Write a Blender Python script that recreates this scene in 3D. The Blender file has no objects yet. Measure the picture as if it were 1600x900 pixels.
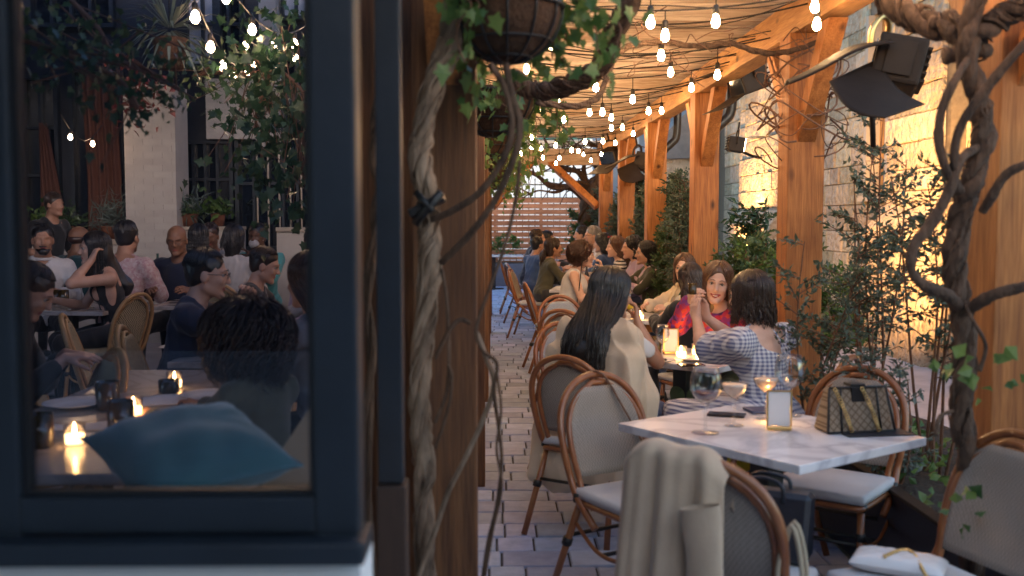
import bpy, bmesh, math, random
import numpy as np
from mathutils import Vector, Matrix
random.seed(11)
RNG = np.random.default_rng(5)
SC = bpy.context.scene
COL = SC.collection
PI = math.pi
def R(d): return math.radians(d)

# ------------------------------------------------------------------ camera frame
F_PX = 1600.0
CAMZ = 1.55
PITCH = math.atan(108 / F_PX)
YAW = math.atan(25 / F_PX)
_fw = Vector((math.sin(YAW) * math.cos(PITCH), math.cos(YAW) * math.cos(PITCH), -math.sin(PITCH)))
_rt = Vector((math.cos(YAW), -math.sin(YAW), 0))
_up = _rt.cross(_fw)
CAMP = Vector((0, 0, CAMZ))
def W(px, py, Y):
    """point where a sight line of the photograph reaches world depth Y"""
    d = _fw * F_PX + _rt * (px - 800) + _up * (450 - py)
    return CAMP + d * (Y / d.y)
def G(px, py, z=0.0):
    d = _fw * F_PX + _rt * (px - 800) + _up * (450 - py)
    return CAMP + d * ((z - CAMZ) / d.z)

# ------------------------------------------------------------------ tagging
def tag(o, label, cat, group=None):
    o['label'] = label
    o['category'] = cat
    if group: o['group'] = group
    return o
def kind(o, k):
    o['kind'] = k
    return o
def empty(name, loc=(0, 0, 0), rz=0.0, label=None, cat=None, group=None):
    o = bpy.data.objects.new(name, None)
    o.empty_display_size = 0.1
    o.location = loc
    o.rotation_euler = (0, 0, rz)
    COL.objects.link(o)
    if label: tag(o, label, cat, group)
    return o
def np_obj(name, V, Fq, mats, parent=None, midx=None, smooth=True, loc=None, rz=None):
    """mesh from numpy arrays; Fq is (n,3) or (n,4)"""
    V = np.asarray(V, dtype=np.float32); Fq = np.asarray(Fq, dtype=np.int32)
    me = bpy.data.meshes.new(name)
    n, c = Fq.shape
    me.vertices.add(len(V)); me.vertices.foreach_set('co', V.ravel())
    me.loops.add(n * c); me.loops.foreach_set('vertex_index', Fq.ravel())
    me.polygons.add(n)
    me.polygons.foreach_set('loop_start', np.arange(n, dtype=np.int32) * c)
    me.polygons.foreach_set('loop_total', np.full(n, c, dtype=np.int32))
    if midx is not None: me.polygons.foreach_set('material_index', np.asarray(midx, dtype=np.int32))
    me.polygons.foreach_set('use_smooth', np.full(n, smooth))
    for m in (mats if isinstance(mats, (list, tuple)) else [mats]): me.materials.append(m)
    me.update(calc_edges=True)
    o = bpy.data.objects.new(name, me)
    COL.objects.link(o)
    if parent: o.parent = parent
    if loc is not None: o.location = loc
    if rz is not None: o.rotation_euler = (0, 0, rz)
    return o
def copy_tree(o, parent=None, root=True):
    c = o.copy(); COL.objects.link(c); c.parent = parent
    for ch in list(o.children): copy_tree(ch, c, False)
    return c

class MB:
    """collects polygons and builds ONE mesh object"""
    def __init__(s): s.v = []; s.f = []; s.m = []; s.sm = []
    def add(s, vs, fs, mi=0, smooth=False):
        b = len(s.v); s.v += [tuple(v) for v in vs]
        for f in fs:
            s.f.append(tuple(b + i for i in f)); s.m.append(mi); s.sm.append(smooth)
        return s
    def box(s, x0, x1, y0, y1, z0, z1, mi=0, bev=0.0, M=None, smooth=False):
        if bev <= 0:
            vs = [Vector(p) for p in ((x0,y0,z0),(x1,y0,z0),(x1,y1,z0),(x0,y1,z0),(x0,y0,z1),(x1,y0,z1),(x1,y1,z1),(x0,y1,z1))]
            fs = [(3,2,1,0),(4,5,6,7),(0,1,5,4),(1,2,6,5),(2,3,7,6),(3,0,4,7)]
        else:
            b = bev
            bm = bmesh.new()
            bmesh.ops.create_cube(bm, size=1)
            for v in bm.verts:
                v.co = Vector(((x0+x1)/2 + v.co.x*(x1-x0), (y0+y1)/2 + v.co.y*(y1-y0), (z0+z1)/2 + v.co.z*(z1-z0)))
            bmesh.ops.bevel(bm, geom=list(bm.edges), offset=b, segments=2, affect='EDGES', profile=.6)
            bm.verts.ensure_lookup_table()
            vs = [v.co.copy() for v in bm.verts]; fs = [[v.index for v in f.verts] for f in bm.faces]
            bm.free()
        if M is not None: vs = [M @ v for v in vs]
        return s.add(vs, fs, mi, smooth)
    def tube(s, pts, r, n=8, mi=0, caps=True, ell=1.0, smooth=True):
        pts = [Vector(p) for p in pts]
        N = len(pts)
        rs = list(r) if isinstance(r, (list, tuple)) else [r] * N
        t0 = (pts[1] - pts[0]).normalized()
        up = Vector((0,0,1)) if abs(t0.z) < .9 else Vector((1,0,0))
        a = t0.cross(up).normalized()
        vs = []; fs = []
        for i, p in enumerate(pts):
            t = (pts[min(i+1,N-1)] - pts[max(i-1,0)])
            t = t.normalized() if t.length > 1e-9 else t0
            a = (a - t * a.dot(t)); a = a.normalized() if a.length > 1e-6 else t.orthogonal().normalized()
            b = t.cross(a)
            for k in range(n):
                w = 2*PI*k/n
                vs.append(p + a*math.cos(w)*rs[i] + b*math.sin(w)*rs[i]*ell)
        for i in range(N-1):
            for k in range(n):
                k2 = (k+1) % n
                fs.append((i*n+k, i*n+k2, (i+1)*n+k2, (i+1)*n+k))
        if caps:
            fs.append(tuple(range(n-1,-1,-1))); fs.append(tuple((N-1)*n+k for k in range(n)))
        return s.add(vs, fs, mi, smooth)
    def lathe(s, prof, c=(0,0,0), n=24, mi=0, M=None, closed=False):
        c = Vector(c); vs = []; fs = []; m = len(prof)
        for (r, z) in prof:
            for k in range(n):
                w = 2*PI*k/n
                vs.append(c + Vector((max(r,1e-5)*math.cos(w), max(r,1e-5)*math.sin(w), z)))
        for i in range(m-1 if not closed else m):
            j = (i+1) % m
            for k in range(n):
                k2 = (k+1) % n
                fs.append((i*n+k, i*n+k2, j*n+k2, j*n+k))
        if M is not None: vs = [M @ v for v in vs]
        return s.add(vs, fs, mi, True)
    def sphere(s, c, r, n=12, mi=0, sc=(1,1,1)):
        prof = [(r*math.sin(PI*i/n), -r*math.cos(PI*i/n)) for i in range(n+1)]
        c = Vector(c); vs=[]; fs=[]
        for (rr,z) in prof:
            for k in range(n):
                w=2*PI*k/n; vs.append(c+Vector((rr*math.cos(w)*sc[0], rr*math.sin(w)*sc[1], z*sc[2])))
        for i in range(n):
            for k in range(n):
                k2=(k+1)%n; fs.append((i*n+k,i*n+k2,(i+1)*n+k2,(i+1)*n+k))
        return s.add(vs, fs, mi, True)
    def prism(s, poly, y0, y1, mi=0, M=None, smooth=False):
        """poly in xz, extruded along y"""
        n = len(poly)
        vs = [Vector((x,y0,z)) for x,z in poly] + [Vector((x,y1,z)) for x,z in poly]
        if M is not None: vs = [M @ v for v in vs]
        fs = [tuple(range(n)), tuple(range(2*n-1,n-1,-1))] + [(i, n+i, n+(i+1)%n, (i+1)%n) for i in range(n)]
        return s.add(vs, fs, mi, smooth)
    def sheet(s, fn, nu, nv, mi=0, smooth=True):
        vs=[fn(u/nu, v/nv) for v in range(nv+1) for u in range(nu+1)]
        fs=[(v*(nu+1)+u, v*(nu+1)+u+1, (v+1)*(nu+1)+u+1, (v+1)*(nu+1)+u) for v in range(nv) for u in range(nu)]
        return s.add(vs, fs, mi, smooth)
    def build(s, name, mats, parent=None, loc=None, rz=None):
        me = bpy.data.meshes.new(name)
        me.from_pydata(s.v, [], s.f)
        for m in (mats if isinstance(mats,(list,tuple)) else [mats]): me.materials.append(m)
        me.polygons.foreach_set('material_index', s.m)
        me.polygons.foreach_set('use_smooth', s.sm)
        me.update()
        o = bpy.data.objects.new(name, me); COL.objects.link(o)
        if parent: o.parent = parent
        if loc is not None: o.location = loc
        if rz is not None: o.rotation_euler = (0,0,rz)
        return o

def crom(P, n=8, closed=False):
    """Catmull-Rom through points"""
    P = [Vector(p) for p in P]; out = []
    N = len(P)
    for i in range(N-1):
        p0, p1, p2, p3 = P[max(i-1,0)], P[i], P[i+1], P[min(i+2,N-1)]
        for k in range(n):
            t = k/n
            out.append(.5*((2*p1) + (-p0+p2)*t + (2*p0-5*p1+4*p2-p3)*t*t + (-p0+3*p1-3*p2+p3)*t**3))
    out.append(P[-1]); return out

# ------------------------------------------------------------------ materials
MATS = {}
def newmat(name):
    m = bpy.data.materials.new(name); m.use_nodes = True
    nt = m.node_tree; nt.nodes.clear()
    out = nt.nodes.new('ShaderNodeOutputMaterial')
    return m, nt, out
def nd(nt, t, **kw):
    n = nt.nodes.new(t)
    for k, v in kw.items():
        if k in n.inputs.keys() if hasattr(n.inputs,'keys') else False: n.inputs[k].default_value = v
        else: setattr(n, k, v)
    return n
def c4(c): return (c[0], c[1], c[2], 1)
def pmat(name, col, rough=.6, var=.0, vscale=8, bump=.0, bscale=60, metal=0, spec=.5, island=0.0, col2=None,
         stretch=None, sheen=0, trans=0, emit=None, estr=0, sss=0, coat=0, mixsh=.5, bdist=.004, coord='Object', gen=None):
    """general procedural surface: colour varied by stretched noise (col..col2), per-island variation, fine bump"""
    m, nt, out = newmat(name); L = nt.links
    p = nt.nodes.new('ShaderNodeBsdfPrincipled'); L.new(p.outputs[0], out.inputs[0])
    p.inputs['Roughness'].default_value = rough; p.inputs['Metallic'].default_value = metal
    p.inputs['Specular IOR Level'].default_value = spec
    if sheen: p.inputs['Sheen Weight'].default_value = sheen
    if coat: p.inputs['Coat Weight'].default_value = coat
    if trans: p.inputs['Transmission Weight'].default_value = trans
    if sss:
        p.inputs['Subsurface Weight'].default_value = sss
        p.inputs['Subsurface Radius'].default_value = (.02,.008,.004); p.inputs['Subsurface Scale'].default_value = .3
    if emit: p.inputs['Emission Color'].default_value = c4(emit); p.inputs['Emission Strength'].default_value = estr
    tc = nt.nodes.new('ShaderNodeTexCoord'); mp = nt.nodes.new('ShaderNodeMapping')
    L.new(tc.outputs[coord], mp.inputs[0])
    if stretch: mp.inputs['Scale'].default_value = stretch
    src = None
    c2 = col2 if col2 else tuple(max(0, x*(1-var)) for x in col)
    if var or col2:
        n = nt.nodes.new('ShaderNodeTexNoise'); n.inputs['Scale'].default_value = vscale; n.inputs['Detail'].default_value = 6
        n.inputs['Roughness'].default_value = .65
        L.new(mp.outputs[0], n.inputs[0])
        rp = nt.nodes.new('ShaderNodeValToRGB'); L.new(n.outputs[0], rp.inputs[0])
        rp.color_ramp.elements[0].position = mixsh-.2; rp.color_ramp.elements[1].position = mixsh+.2
        rp.color_ramp.elements[0].color = c4(col); rp.color_ramp.elements[1].color = c4(c2)
        src = rp.outputs[0]
    if island:
        g = nt.nodes.new('ShaderNodeNewGeometry')
        hs = nt.nodes.new('ShaderNodeHueSaturation')
        if src: L.new(src, hs.inputs['Color'])
        else: hs.inputs['Color'].default_value = c4(col)
        mr = nt.nodes.new('ShaderNodeMapRange'); mr.inputs[3].default_value = 1-island; mr.inputs[4].default_value = 1+island
        L.new(g.outputs['Random Per Island'], mr.inputs[0]); L.new(mr.outputs[0], hs.inputs['Value'])
        wn = nt.nodes.new('ShaderNodeTexWhiteNoise'); wn.noise_dimensions='1D'; L.new(g.outputs['Random Per Island'], wn.inputs['W'])
        mr2 = nt.nodes.new('ShaderNodeMapRange'); mr2.inputs[3].default_value=.5-.03*min(1,island*2); mr2.inputs[4].default_value=.5+.03*min(1,island*2)
        L.new(wn.outputs[0], mr2.inputs[0]); L.new(mr2.outputs[0], hs.inputs['Hue'])
        src = hs.outputs[0]
    if src: L.new(src, p.inputs['Base Color'])
    else: p.inputs['Base Color'].default_value = c4(col)
    if bump:
        n2 = nt.nodes.new('ShaderNodeTexNoise'); n2.inputs['Scale'].default_value = bscale; n2.inputs['Detail'].default_value = 5
        L.new(mp.outputs[0], n2.inputs[0])
        b = nt.nodes.new('ShaderNodeBump'); b.inputs['Strength'].default_value = bump; b.inputs['Distance'].default_value = bdist
        L.new(n2.outputs[0], b.inputs['Height']); L.new(b.outputs[0], p.inputs['Normal'])
    MATS[name] = m
    return m

def woodmat(name, a, b, axis, island=.14, knots=True):
    """sawn timber: coarse and fine grain along the axis, knots, stains"""
    m, nt, out = newmat(name); L = nt.links
    tc = nt.nodes.new('ShaderNodeTexCoord'); g = nt.nodes.new('ShaderNodeNewGeometry')
    off = nt.nodes.new('ShaderNodeVectorMath'); off.operation = 'MULTIPLY_ADD'
    cb = nt.nodes.new('ShaderNodeCombineXYZ'); [L.new(g.outputs['Random Per Island'], cb.inputs[i]) for i in range(3)]
    L.new(cb.outputs[0], off.inputs[0]); off.inputs[1].default_value = (37, 53, 71); L.new(tc.outputs['Object'], off.inputs[2])
    def N(sc, st, det=5, dist=0):
        mp = nt.nodes.new('ShaderNodeMapping'); q = [st]*3; q[axis] = 1.0; mp.inputs['Scale'].default_value = q
        L.new(off.outputs[0], mp.inputs[0]); n = nt.nodes.new('ShaderNodeTexNoise'); n.inputs['Scale'].default_value = sc
        n.inputs['Detail'].default_value = det; n.inputs['Distortion'].default_value = dist; L.new(mp.outputs[0], n.inputs[0]); return n.outputs[0]
    def ramp(src, p0, c0, p1, c1):
        r = nt.nodes.new('ShaderNodeValToRGB'); e = r.color_ramp.elements; e[0].position = p0; e[0].color = c4(c0); e[1].position = p1; e[1].color = c4(c1); L.new(src, r.inputs[0]); return r.outputs[0]
    def mul(x, y, f=1.0):
        mx = nt.nodes.new('ShaderNodeMix'); mx.data_type = 'RGBA'; mx.blend_type = 'MULTIPLY'; mx.inputs[0].default_value = f; L.new(x, mx.inputs[6]); L.new(y, mx.inputs[7]); return mx.outputs[2]
    col = ramp(N(2.2, 11, 6, .6), .32, b, .68, a)
    col = mul(col, ramp(N(7, 22, 4), .35, (.62,.55,.5), .62, (1,1,1)), .8)
    col = mul(col, ramp(N(1.3, 1.5, 4), .38, (.60,.50,.42), .60, (1,1,1)), .75)
    if knots:
        mp = nt.nodes.new('ShaderNodeMapping'); q = [7.0]*3; q[axis] = 3.4; mp.inputs['Scale'].default_value = q; L.new(off.outputs[0], mp.inputs[0])
        v = nt.nodes.new('ShaderNodeTexVoronoi'); v.inputs['Scale'].default_value = .8; L.new(mp.outputs[0], v.inputs[0])
        col = mul(col, ramp(v.outputs['Distance'], .05, (.10,.06,.04), .16, (1,1,1)), .9)
    hs = nt.nodes.new('ShaderNodeHueSaturation'); mr = nt.nodes.new('ShaderNodeMapRange'); mr.inputs[3].default_value = 1-island; mr.inputs[4].default_value = 1+island
    L.new(g.outputs['Random Per Island'], mr.inputs[0]); L.new(mr.outputs[0], hs.inputs['Value']); L.new(col, hs.inputs['Color'])
    p = nt.nodes.new('ShaderNodeBsdfPrincipled'); L.new(hs.outputs[0], p.inputs['Base Color']); p.inputs['Roughness'].default_value = .68
    bm = nt.nodes.new('ShaderNodeBump'); bm.inputs['Strength'].default_value = .7; bm.inputs['Distance'].default_value = .004; L.new(N(9, 18, 5), bm.inputs['Height']); L.new(bm.outputs[0], p.inputs['Normal'])
    L.new(p.outputs[0], out.inputs[0]); MATS[name] = m; return m
M = {}
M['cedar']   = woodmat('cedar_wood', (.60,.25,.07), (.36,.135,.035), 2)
M['cedar_h'] = woodmat('cedar_wood_beam', (.62,.34,.13), (.42,.21,.07), 1)
M['board']   = woodmat('roof_board_wood', (.84,.75,.66), (.66,.55,.45), 0, .26, False)
M['slat']    = woodmat('fence_slat_wood', (.46,.20,.105), (.30,.12,.06), 0, .18, False)
M['dcedar']  = woodmat('weathered_dark_cedar', (.20,.085,.03), (.10,.04,.015), 2)  # cedar with shade put into its colour, for the left posts and screen
M['paver']   = pmat('concrete_paver', (.38,.43,.60), .78, col2=(.26,.30,.44), vscale=9, bump=.6, bscale=90, island=.22, bdist=.003)
M['sand']    = pmat('joint_sand', (.05,.05,.055), .95, var=.4, vscale=30, bump=.4)
M['concrete']= pmat('path_concrete', (.48,.45,.46), .85, var=.25, vscale=3, bump=.4, bscale=70)
M['soil']    = pmat('garden_soil', (.07,.045,.03), .95, var=.6, vscale=25, bump=1.0, bscale=40, bdist=.02)
M['stone']   = pmat('limestone_block', (.56,.46,.33), .88, col2=(.34,.26,.165), vscale=8, bump=1.0, bscale=11, island=.28, bdist=.10)
M['mortar']  = pmat('lime_mortar', (.22,.18,.13), .9, var=.3, vscale=20, bump=.5)
M['steel']   = pmat('dark_blue_painted_steel', (.015,.021,.031), .45, var=.35, vscale=5, bump=.25, bscale=50)
M['blackm']  = pmat('black_painted_metal', (.012,.012,.014), .45, var=.3, bump=.1)
M['lampm']   = pmat('lamp_housing_metal', (.035,.024,.018), .62, var=.3, vscale=10, bump=.15, bscale=90, spec=.2)
M['whitewall']=pmat('white_painted_wall', (.80,.80,.81), .8, var=.12, vscale=3, bump=.3, bscale=50)
M['wbrick']  = pmat('white_painted_brick', (.55,.50,.45), .75, var=.15, vscale=4, bump=.4, bscale=40, island=.06)
M['bark']    = pmat('vine_bark', (.14,.08,.048), .9, col2=(.035,.02,.012), vscale=26, stretch=(1,1,.30), bump=1.0, bscale=60, bdist=.02)
M['bark2']   = pmat('twig_bark', (.20,.10,.06), .85, var=.5, vscale=30, bump=.6, bscale=60)
M['barkgrey']= pmat('grey_vine_bark', (.34,.235,.16), .88, col2=(.06,.036,.022), vscale=14, stretch=(1,1,.35), bump=1.0, bscale=30, bdist=.014)
def leafmat(name, a, b, tr=.25):
    m, nt, out = newmat(name); L = nt.links
    g = nt.nodes.new('ShaderNodeNewGeometry')
    rp = nt.nodes.new('ShaderNodeValToRGB'); rp.color_ramp.elements[0].color=c4(a); rp.color_ramp.elements[1].color=c4(b)
    L.new(g.outputs['Random Per Island'], rp.inputs[0])
    p = nt.nodes.new('ShaderNodeBsdfPrincipled'); p.inputs['Roughness'].default_value=.42
    L.new(rp.outputs[0], p.inputs['Base Color'])
    t = nt.nodes.new('ShaderNodeBsdfTranslucent'); L.new(rp.outputs[0], t.inputs[0])
    mx = nt.nodes.new('ShaderNodeMixShader'); mx.inputs[0].default_value=tr
    L.new(p.outputs[0], mx.inputs[1]); L.new(t.outputs[0], mx.inputs[2]); L.new(mx.outputs[0], out.inputs[0])
    return m
M['leaf_olive'] = leafmat('olive_shrub_leaf', (.05,.085,.06), (.12,.155,.11))
M['leaf_green'] = leafmat('fresh_green_leaf', (.05,.11,.02), (.13,.20,.045), .35)
M['leaf_dark']  = leafmat('conifer_leaf', (.015,.045,.022), (.04,.085,.035))
M['leaf_ivy']   = leafmat('ivy_leaf', (.05,.12,.035), (.17,.26,.07), .35)
M['leaf_grey']  = leafmat('grey_green_leaf', (.10,.14,.12), (.16,.20,.17))
M['leaf_bush']  = leafmat('broad_shrub_leaf', (.035,.08,.028), (.085,.13,.05))
M['leaf_red']   = leafmat('red_leaf', (.12,.02,.02), (.2,.04,.03))
M['coco']    = pmat('coco_liner', (.09,.04,.018), .95, var=.6, vscale=14, bump=1, bscale=70, bdist=.01)
M['terra']   = pmat('terracotta', (.22,.08,.04), .8, var=.3, bump=.2)
M['rattan']  = pmat('varnished_rattan', (.33,.12,.04), .35, col2=(.20,.062,.02), vscale=10, stretch=(1,1,1), bump=.2, bscale=40, coat=.3)
M['rattan_l']= pmat('light_rattan', (.42,.24,.10), .45, var=.35, vscale=12, bump=.2, bscale=40)
M['bind']    = pmat('dark_binding', (.015,.013,.012), .5)
def weave(name, a, b, sc, bumpv=.4, rough=.7):
    m, nt, out = newmat(name); L=nt.links
    tc=nt.nodes.new('ShaderNodeTexCoord'); ck=nt.nodes.new('ShaderNodeTexChecker'); ck.inputs['Scale'].default_value=sc
    ck.inputs[1].default_value=c4(a); ck.inputs[2].default_value=c4(b)
    L.new(tc.outputs['Object'], ck.inputs[0])
    p=nt.nodes.new('ShaderNodeBsdfPrincipled'); p.inputs['Roughness'].default_value=rough
    n=nt.nodes.new('ShaderNodeTexNoise'); n.inputs['Scale'].default_value=5
    mx=nt.nodes.new('ShaderNodeMix'); mx.data_type='RGBA'; mx.blend_type='MULTIPLY'; mx.inputs[0].default_value=.35
    L.new(tc.outputs['Object'], n.inputs[0]); L.new(ck.outputs[0], mx.inputs[6]); L.new(n.outputs[0], mx.inputs[7])
    L.new(mx.outputs[2], p.inputs['Base Color'])
    b_=nt.nodes.new('ShaderNodeBump'); b_.inputs['Strength'].default_value=bumpv; b_.inputs['Distance'].default_value=.002
    L.new(ck.outputs[1], b_.inputs['Height']); L.new(b_.outputs[0], p.inputs['Normal']); L.new(p.outputs[0], out.inputs[0])
    return m
M['fabric']  = weave('taupe_sling_fabric', (.43,.365,.31), (.27,.225,.185), 150)
M['fabric_b']= weave('grey_blue_sling_fabric', (.45,.47,.51), (.29,.31,.35), 150)
M['seatf']   = weave('pale_seat_fabric', (.70,.69,.70), (.55,.55,.58), 260)
M['cane']    = weave('woven_cane', (.60,.50,.32), (.05,.035,.02), 95, .6)
def marble(name, base, vein):
    m, nt, out = newmat(name); L=nt.links
    tc=nt.nodes.new('ShaderNodeTexCoord')
    n=nt.nodes.new('ShaderNodeTexNoise'); n.inputs['Scale'].default_value=2.4; n.inputs['Detail'].default_value=9; n.inputs['Distortion'].default_value=1.3
    L.new(tc.outputs['Object'], n.inputs[0])
    rp=nt.nodes.new('ShaderNodeValToRGB'); e=rp.color_ramp.elements
    e[0].position=.44; e[0].color=c4(base); e[1].position=.5; e[1].color=c4(vein); e.new(.56).color=c4(base)
    L.new(n.outputs[0], rp.inputs[0])
    p=nt.nodes.new('ShaderNodeBsdfPrincipled'); p.inputs['Roughness'].default_value=.22
    L.new(rp.outputs[0], p.inputs['Base Color']); L.new(p.outputs[0], out.inputs[0]); return m
M['marble']  = marble('white_marble', (.82,.80,.82), (.56,.54,.58))
M['marble_l']= marble('grey_stone_top', (.36,.32,.30), (.24,.21,.20))
M['paper']   = pmat('white_paper', (.75,.72,.72), .7, var=.05)
M['china']   = pmat('white_china', (.75,.73,.72), .25)
M['gold']    = pmat('gold_metal', (.75,.50,.20), .3, metal=1)
M['phone']   = pmat('phone_glass', (.012,.012,.016), .12)
M['bluebook']= pmat('navy_leather', (.02,.05,.16), .5, var=.3)
M['navyleather']=pmat('dark_navy_leather', (.012,.016,.028), .4, var=.3, vscale=14, bump=.3, bscale=80)
M['yellow']  = pmat('yellow_canvas', (.62,.42,.02), .7, var=.2)
M['tan']     = pmat('beige_canvas', (.45,.36,.25), .8, var=.2)
M['coat']    = pmat('beige_coat_wool', (.64,.51,.37), .85, col2=(.52,.40,.28), vscale=5, bump=.4, bscale=160, sheen=.3)
M['trench']  = pmat('trench_cotton', (.68,.57,.42), .75, col2=(.56,.46,.33), vscale=5, bump=.3, bscale=120)
M['coat2']   = pmat('taupe_coat_wool', (.52,.38,.265), .85, col2=(.42,.30,.205), vscale=5, bump=.4, bscale=160, sheen=.3)
M['teal']    = pmat('teal_velvet', (.04,.15,.14), .8, col2=(.028,.10,.10), vscale=4, bump=.3, bscale=120, sheen=.6)
M['cream']   = pmat('cream_upholstery', (.50,.34,.19), .7, var=.12, bump=.2, bscale=120)
M['curtain'] = pmat('rust_curtain', (.14,.055,.035), .85, var=.25)
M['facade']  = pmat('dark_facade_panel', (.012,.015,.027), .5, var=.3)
M['beigeplaster'] = pmat('beige_plaster', (.50,.42,.33), .85, var=.15, bump=.2)
M['bluetarp']= pmat('blue_grey_cladding', (.20,.26,.34), .6, var=.35, vscale=2)
M['pinktarp']= pmat('faded_red_cladding', (.45,.20,.20), .6, var=.3, vscale=2)
M['slate']   = pmat('slate_roof', (.17,.17,.18), .7, var=.3)
M['tealpaint']=pmat('teal_painted_metal', (.05,.42,.38), .6)
M['amber']   = pmat('amber_glass_tumbler', (.05,.03,.008), .12, spec=.7)
M['wax']     = pmat('candle_wax', (.85,.62,.3), .6, emit=(1,.50,.14), estr=5)
def emat(name, col, s):
    m, nt, out = newmat(name); e=nt.nodes.new('ShaderNodeEmission'); e.inputs[0].default_value=c4(col); e.inputs[1].default_value=s
    nt.links.new(e.outputs[0], out.inputs[0]); return m
M['bulb']    = emat('bulb_glow', (1,.60,.28), 48)
M['flame']   = emat('candle_flame', (1,.50,.13), 40)
M['lens']    = emat('lit_lamp_lens', (1,.72,.42), 25)
def glassmat(name, tint=(1,1,1), rough=0.0, ior=1.45):
    m, nt, out = newmat(name); g=nt.nodes.new('ShaderNodeBsdfGlass'); g.inputs[0].default_value=c4(tint); g.inputs[1].default_value=rough; g.inputs['IOR'].default_value=ior
    nt.links.new(g.outputs[0], out.inputs[0]); return m
def panemat(name, refl=.10, tint=(.93,.95,1), fk=1.0):
    m, nt, out = newmat(name); L=nt.links
    f=nt.nodes.new('ShaderNodeFresnel'); f.inputs[0].default_value=1.5
    mt=nt.nodes.new('ShaderNodeMath'); mt.operation='MULTIPLY_ADD'; mt.inputs[1].default_value=fk; mt.inputs[2].default_value=refl; mt.use_clamp=True
    L.new(f.outputs[0], mt.inputs[0])
    t=nt.nodes.new('ShaderNodeBsdfTransparent'); t.inputs[0].default_value=c4(tint)
    g=nt.nodes.new('ShaderNodeBsdfGlossy'); g.inputs['Roughness'].default_value=.0
    mx=nt.nodes.new('ShaderNodeMixShader'); L.new(mt.outputs[0], mx.inputs[0]); L.new(t.outputs[0], mx.inputs[1]); L.new(g.outputs[0], mx.inputs[2])
    L.new(mx.outputs[0], out.inputs[0]); return m
M['glass']   = panemat('drinking_glass', .03, (.985,.985,.985), .42)
M['pane']    = panemat('window_pane', .0, (.66,.68,.78), .8)
M['darkpane']= pmat('dark_window_glass', (.01,.013,.02), .08, spec=.8)
M['litpane'] = pmat('pale_window_glass', (.42,.45,.52), .25)
M['wine']    = pmat('red_wine', (.12,.01,.015), .1)
M['coupe']   = pmat('pale_foam_cocktail', (.85,.62,.45), .4)
M['aperitif']= pmat('orange_cocktail', (.85,.22,.04), .2, emit=(1,.25,.04), estr=.0)
M['beer']    = pmat('dark_stout', (.03,.012,.008), .2)
def skinmat(name, c): return pmat('skin_'+name, c, .5, col2=(c[0]*.86, c[1]*.76, c[2]*.72), vscale=14, bump=.08, bscale=180, sss=.0)
SK = {'light': skinmat('light', (.60,.36,.26)), 'fair': skinmat('fair', (.66,.42,.32)), 'tan': skinmat('tan', (.44,.24,.155)), 'brown': skinmat('brown', (.24,.12,.07)), 'dark': skinmat('dark', (.11,.055,.035))}
M['lips']    = pmat('lips', (.42,.11,.10), .4)
M['redlips'] = pmat('red_lips', (.36,.07,.07), .35)
M['nail']    = pmat('nail', (.5,.2,.18), .3)
M['eyew']    = pmat('eye_white', (.46,.42,.40), .25)
M['iris']    = pmat('eye_iris', (.02,.012,.008), .1)
M['teeth']   = pmat('teeth', (.8,.76,.7), .3)
def hairmat(name, a, b): return pmat('hair_'+name, a, .36, col2=b, vscale=30, stretch=(1,1,.15), island=.32, spec=.6, bump=.25, bscale=90, bdist=.004)
HM = {'black': hairmat('black', (.010,.009,.010), (.018,.014,.014)), 'dark': hairmat('dark', (.026,.014,.010), (.05,.026,.017)),
      'brown': hairmat('brown', (.085,.040,.022), (.15,.075,.04)), 'auburn': hairmat('auburn', (.032,.013,.009), (.07,.028,.015)), 'grey': hairmat('grey', (.20,.18,.17), (.36,.34,.32))}
def cloth(name, c, var=.2, rough=.85, sheen=.2): return pmat('cloth_'+name, c, rough, var=var, vscale=6, bump=.35, bscale=150, sheen=sheen)
CL = {n: cloth(n, c) for n, c in {
 'white':(.70,.67,.66),'black':(.012,.012,.015),'charcoal':(.04,.04,.045),'navy':(.010,.016,.045),'denim':(.05,.10,.24),'olive':(.09,.085,.05),
 'teal':(.015,.07,.085),'turquoise':(.08,.34,.36),'lilac':(.42,.32,.46),'grey':(.22,.22,.24),'palegrey':(.45,.44,.46),'green':(.09,.12,.05),'darkolive':(.05,.05,.03),'jeans':(.04,.07,.16)}.items()}
def patterned(name, fn):
    m, nt, out = newmat('cloth_'+name); L=nt.links
    tc=nt.nodes.new('ShaderNodeTexCoord'); p=nt.nodes.new('ShaderNodeBsdfPrincipled'); p.inputs['Roughness'].default_value=.85
    L.new(fn(nt, L, tc.outputs['Object']), p.inputs['Base Color'])
    n2 = nt.nodes.new('ShaderNodeTexNoise'); n2.inputs['Scale'].default_value = 150
    b = nt.nodes.new('ShaderNodeBump'); b.inputs['Strength'].default_value=.3; b.inputs['Distance'].default_value=.003
    L.new(tc.outputs['Object'], n2.inputs[0]); L.new(n2.outputs[0], b.inputs['Height']); L.new(b.outputs[0], p.inputs['Normal'])
    L.new(p.outputs[0], out.inputs[0]); return m
def _sawmix(nt, L, vec, axis, freq, duty=.5):
    sx=nt.nodes.new('ShaderNodeSeparateXYZ'); L.new(vec, sx.inputs[0])
    a=nt.nodes.new('ShaderNodeMath'); a.operation='MULTIPLY'; a.inputs[1].default_value=freq; L.new(sx.outputs[axis], a.inputs[0])
    f=nt.nodes.new('ShaderNodeMath'); f.operation='FRACT'; L.new(a.outputs[0], f.inputs[0])
    g=nt.nodes.new('ShaderNodeMath'); g.operation='GREATER_THAN'; g.inputs[1].default_value=duty; L.new(f.outputs[0], g.inputs[0])
    return g.outputs[0]
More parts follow.
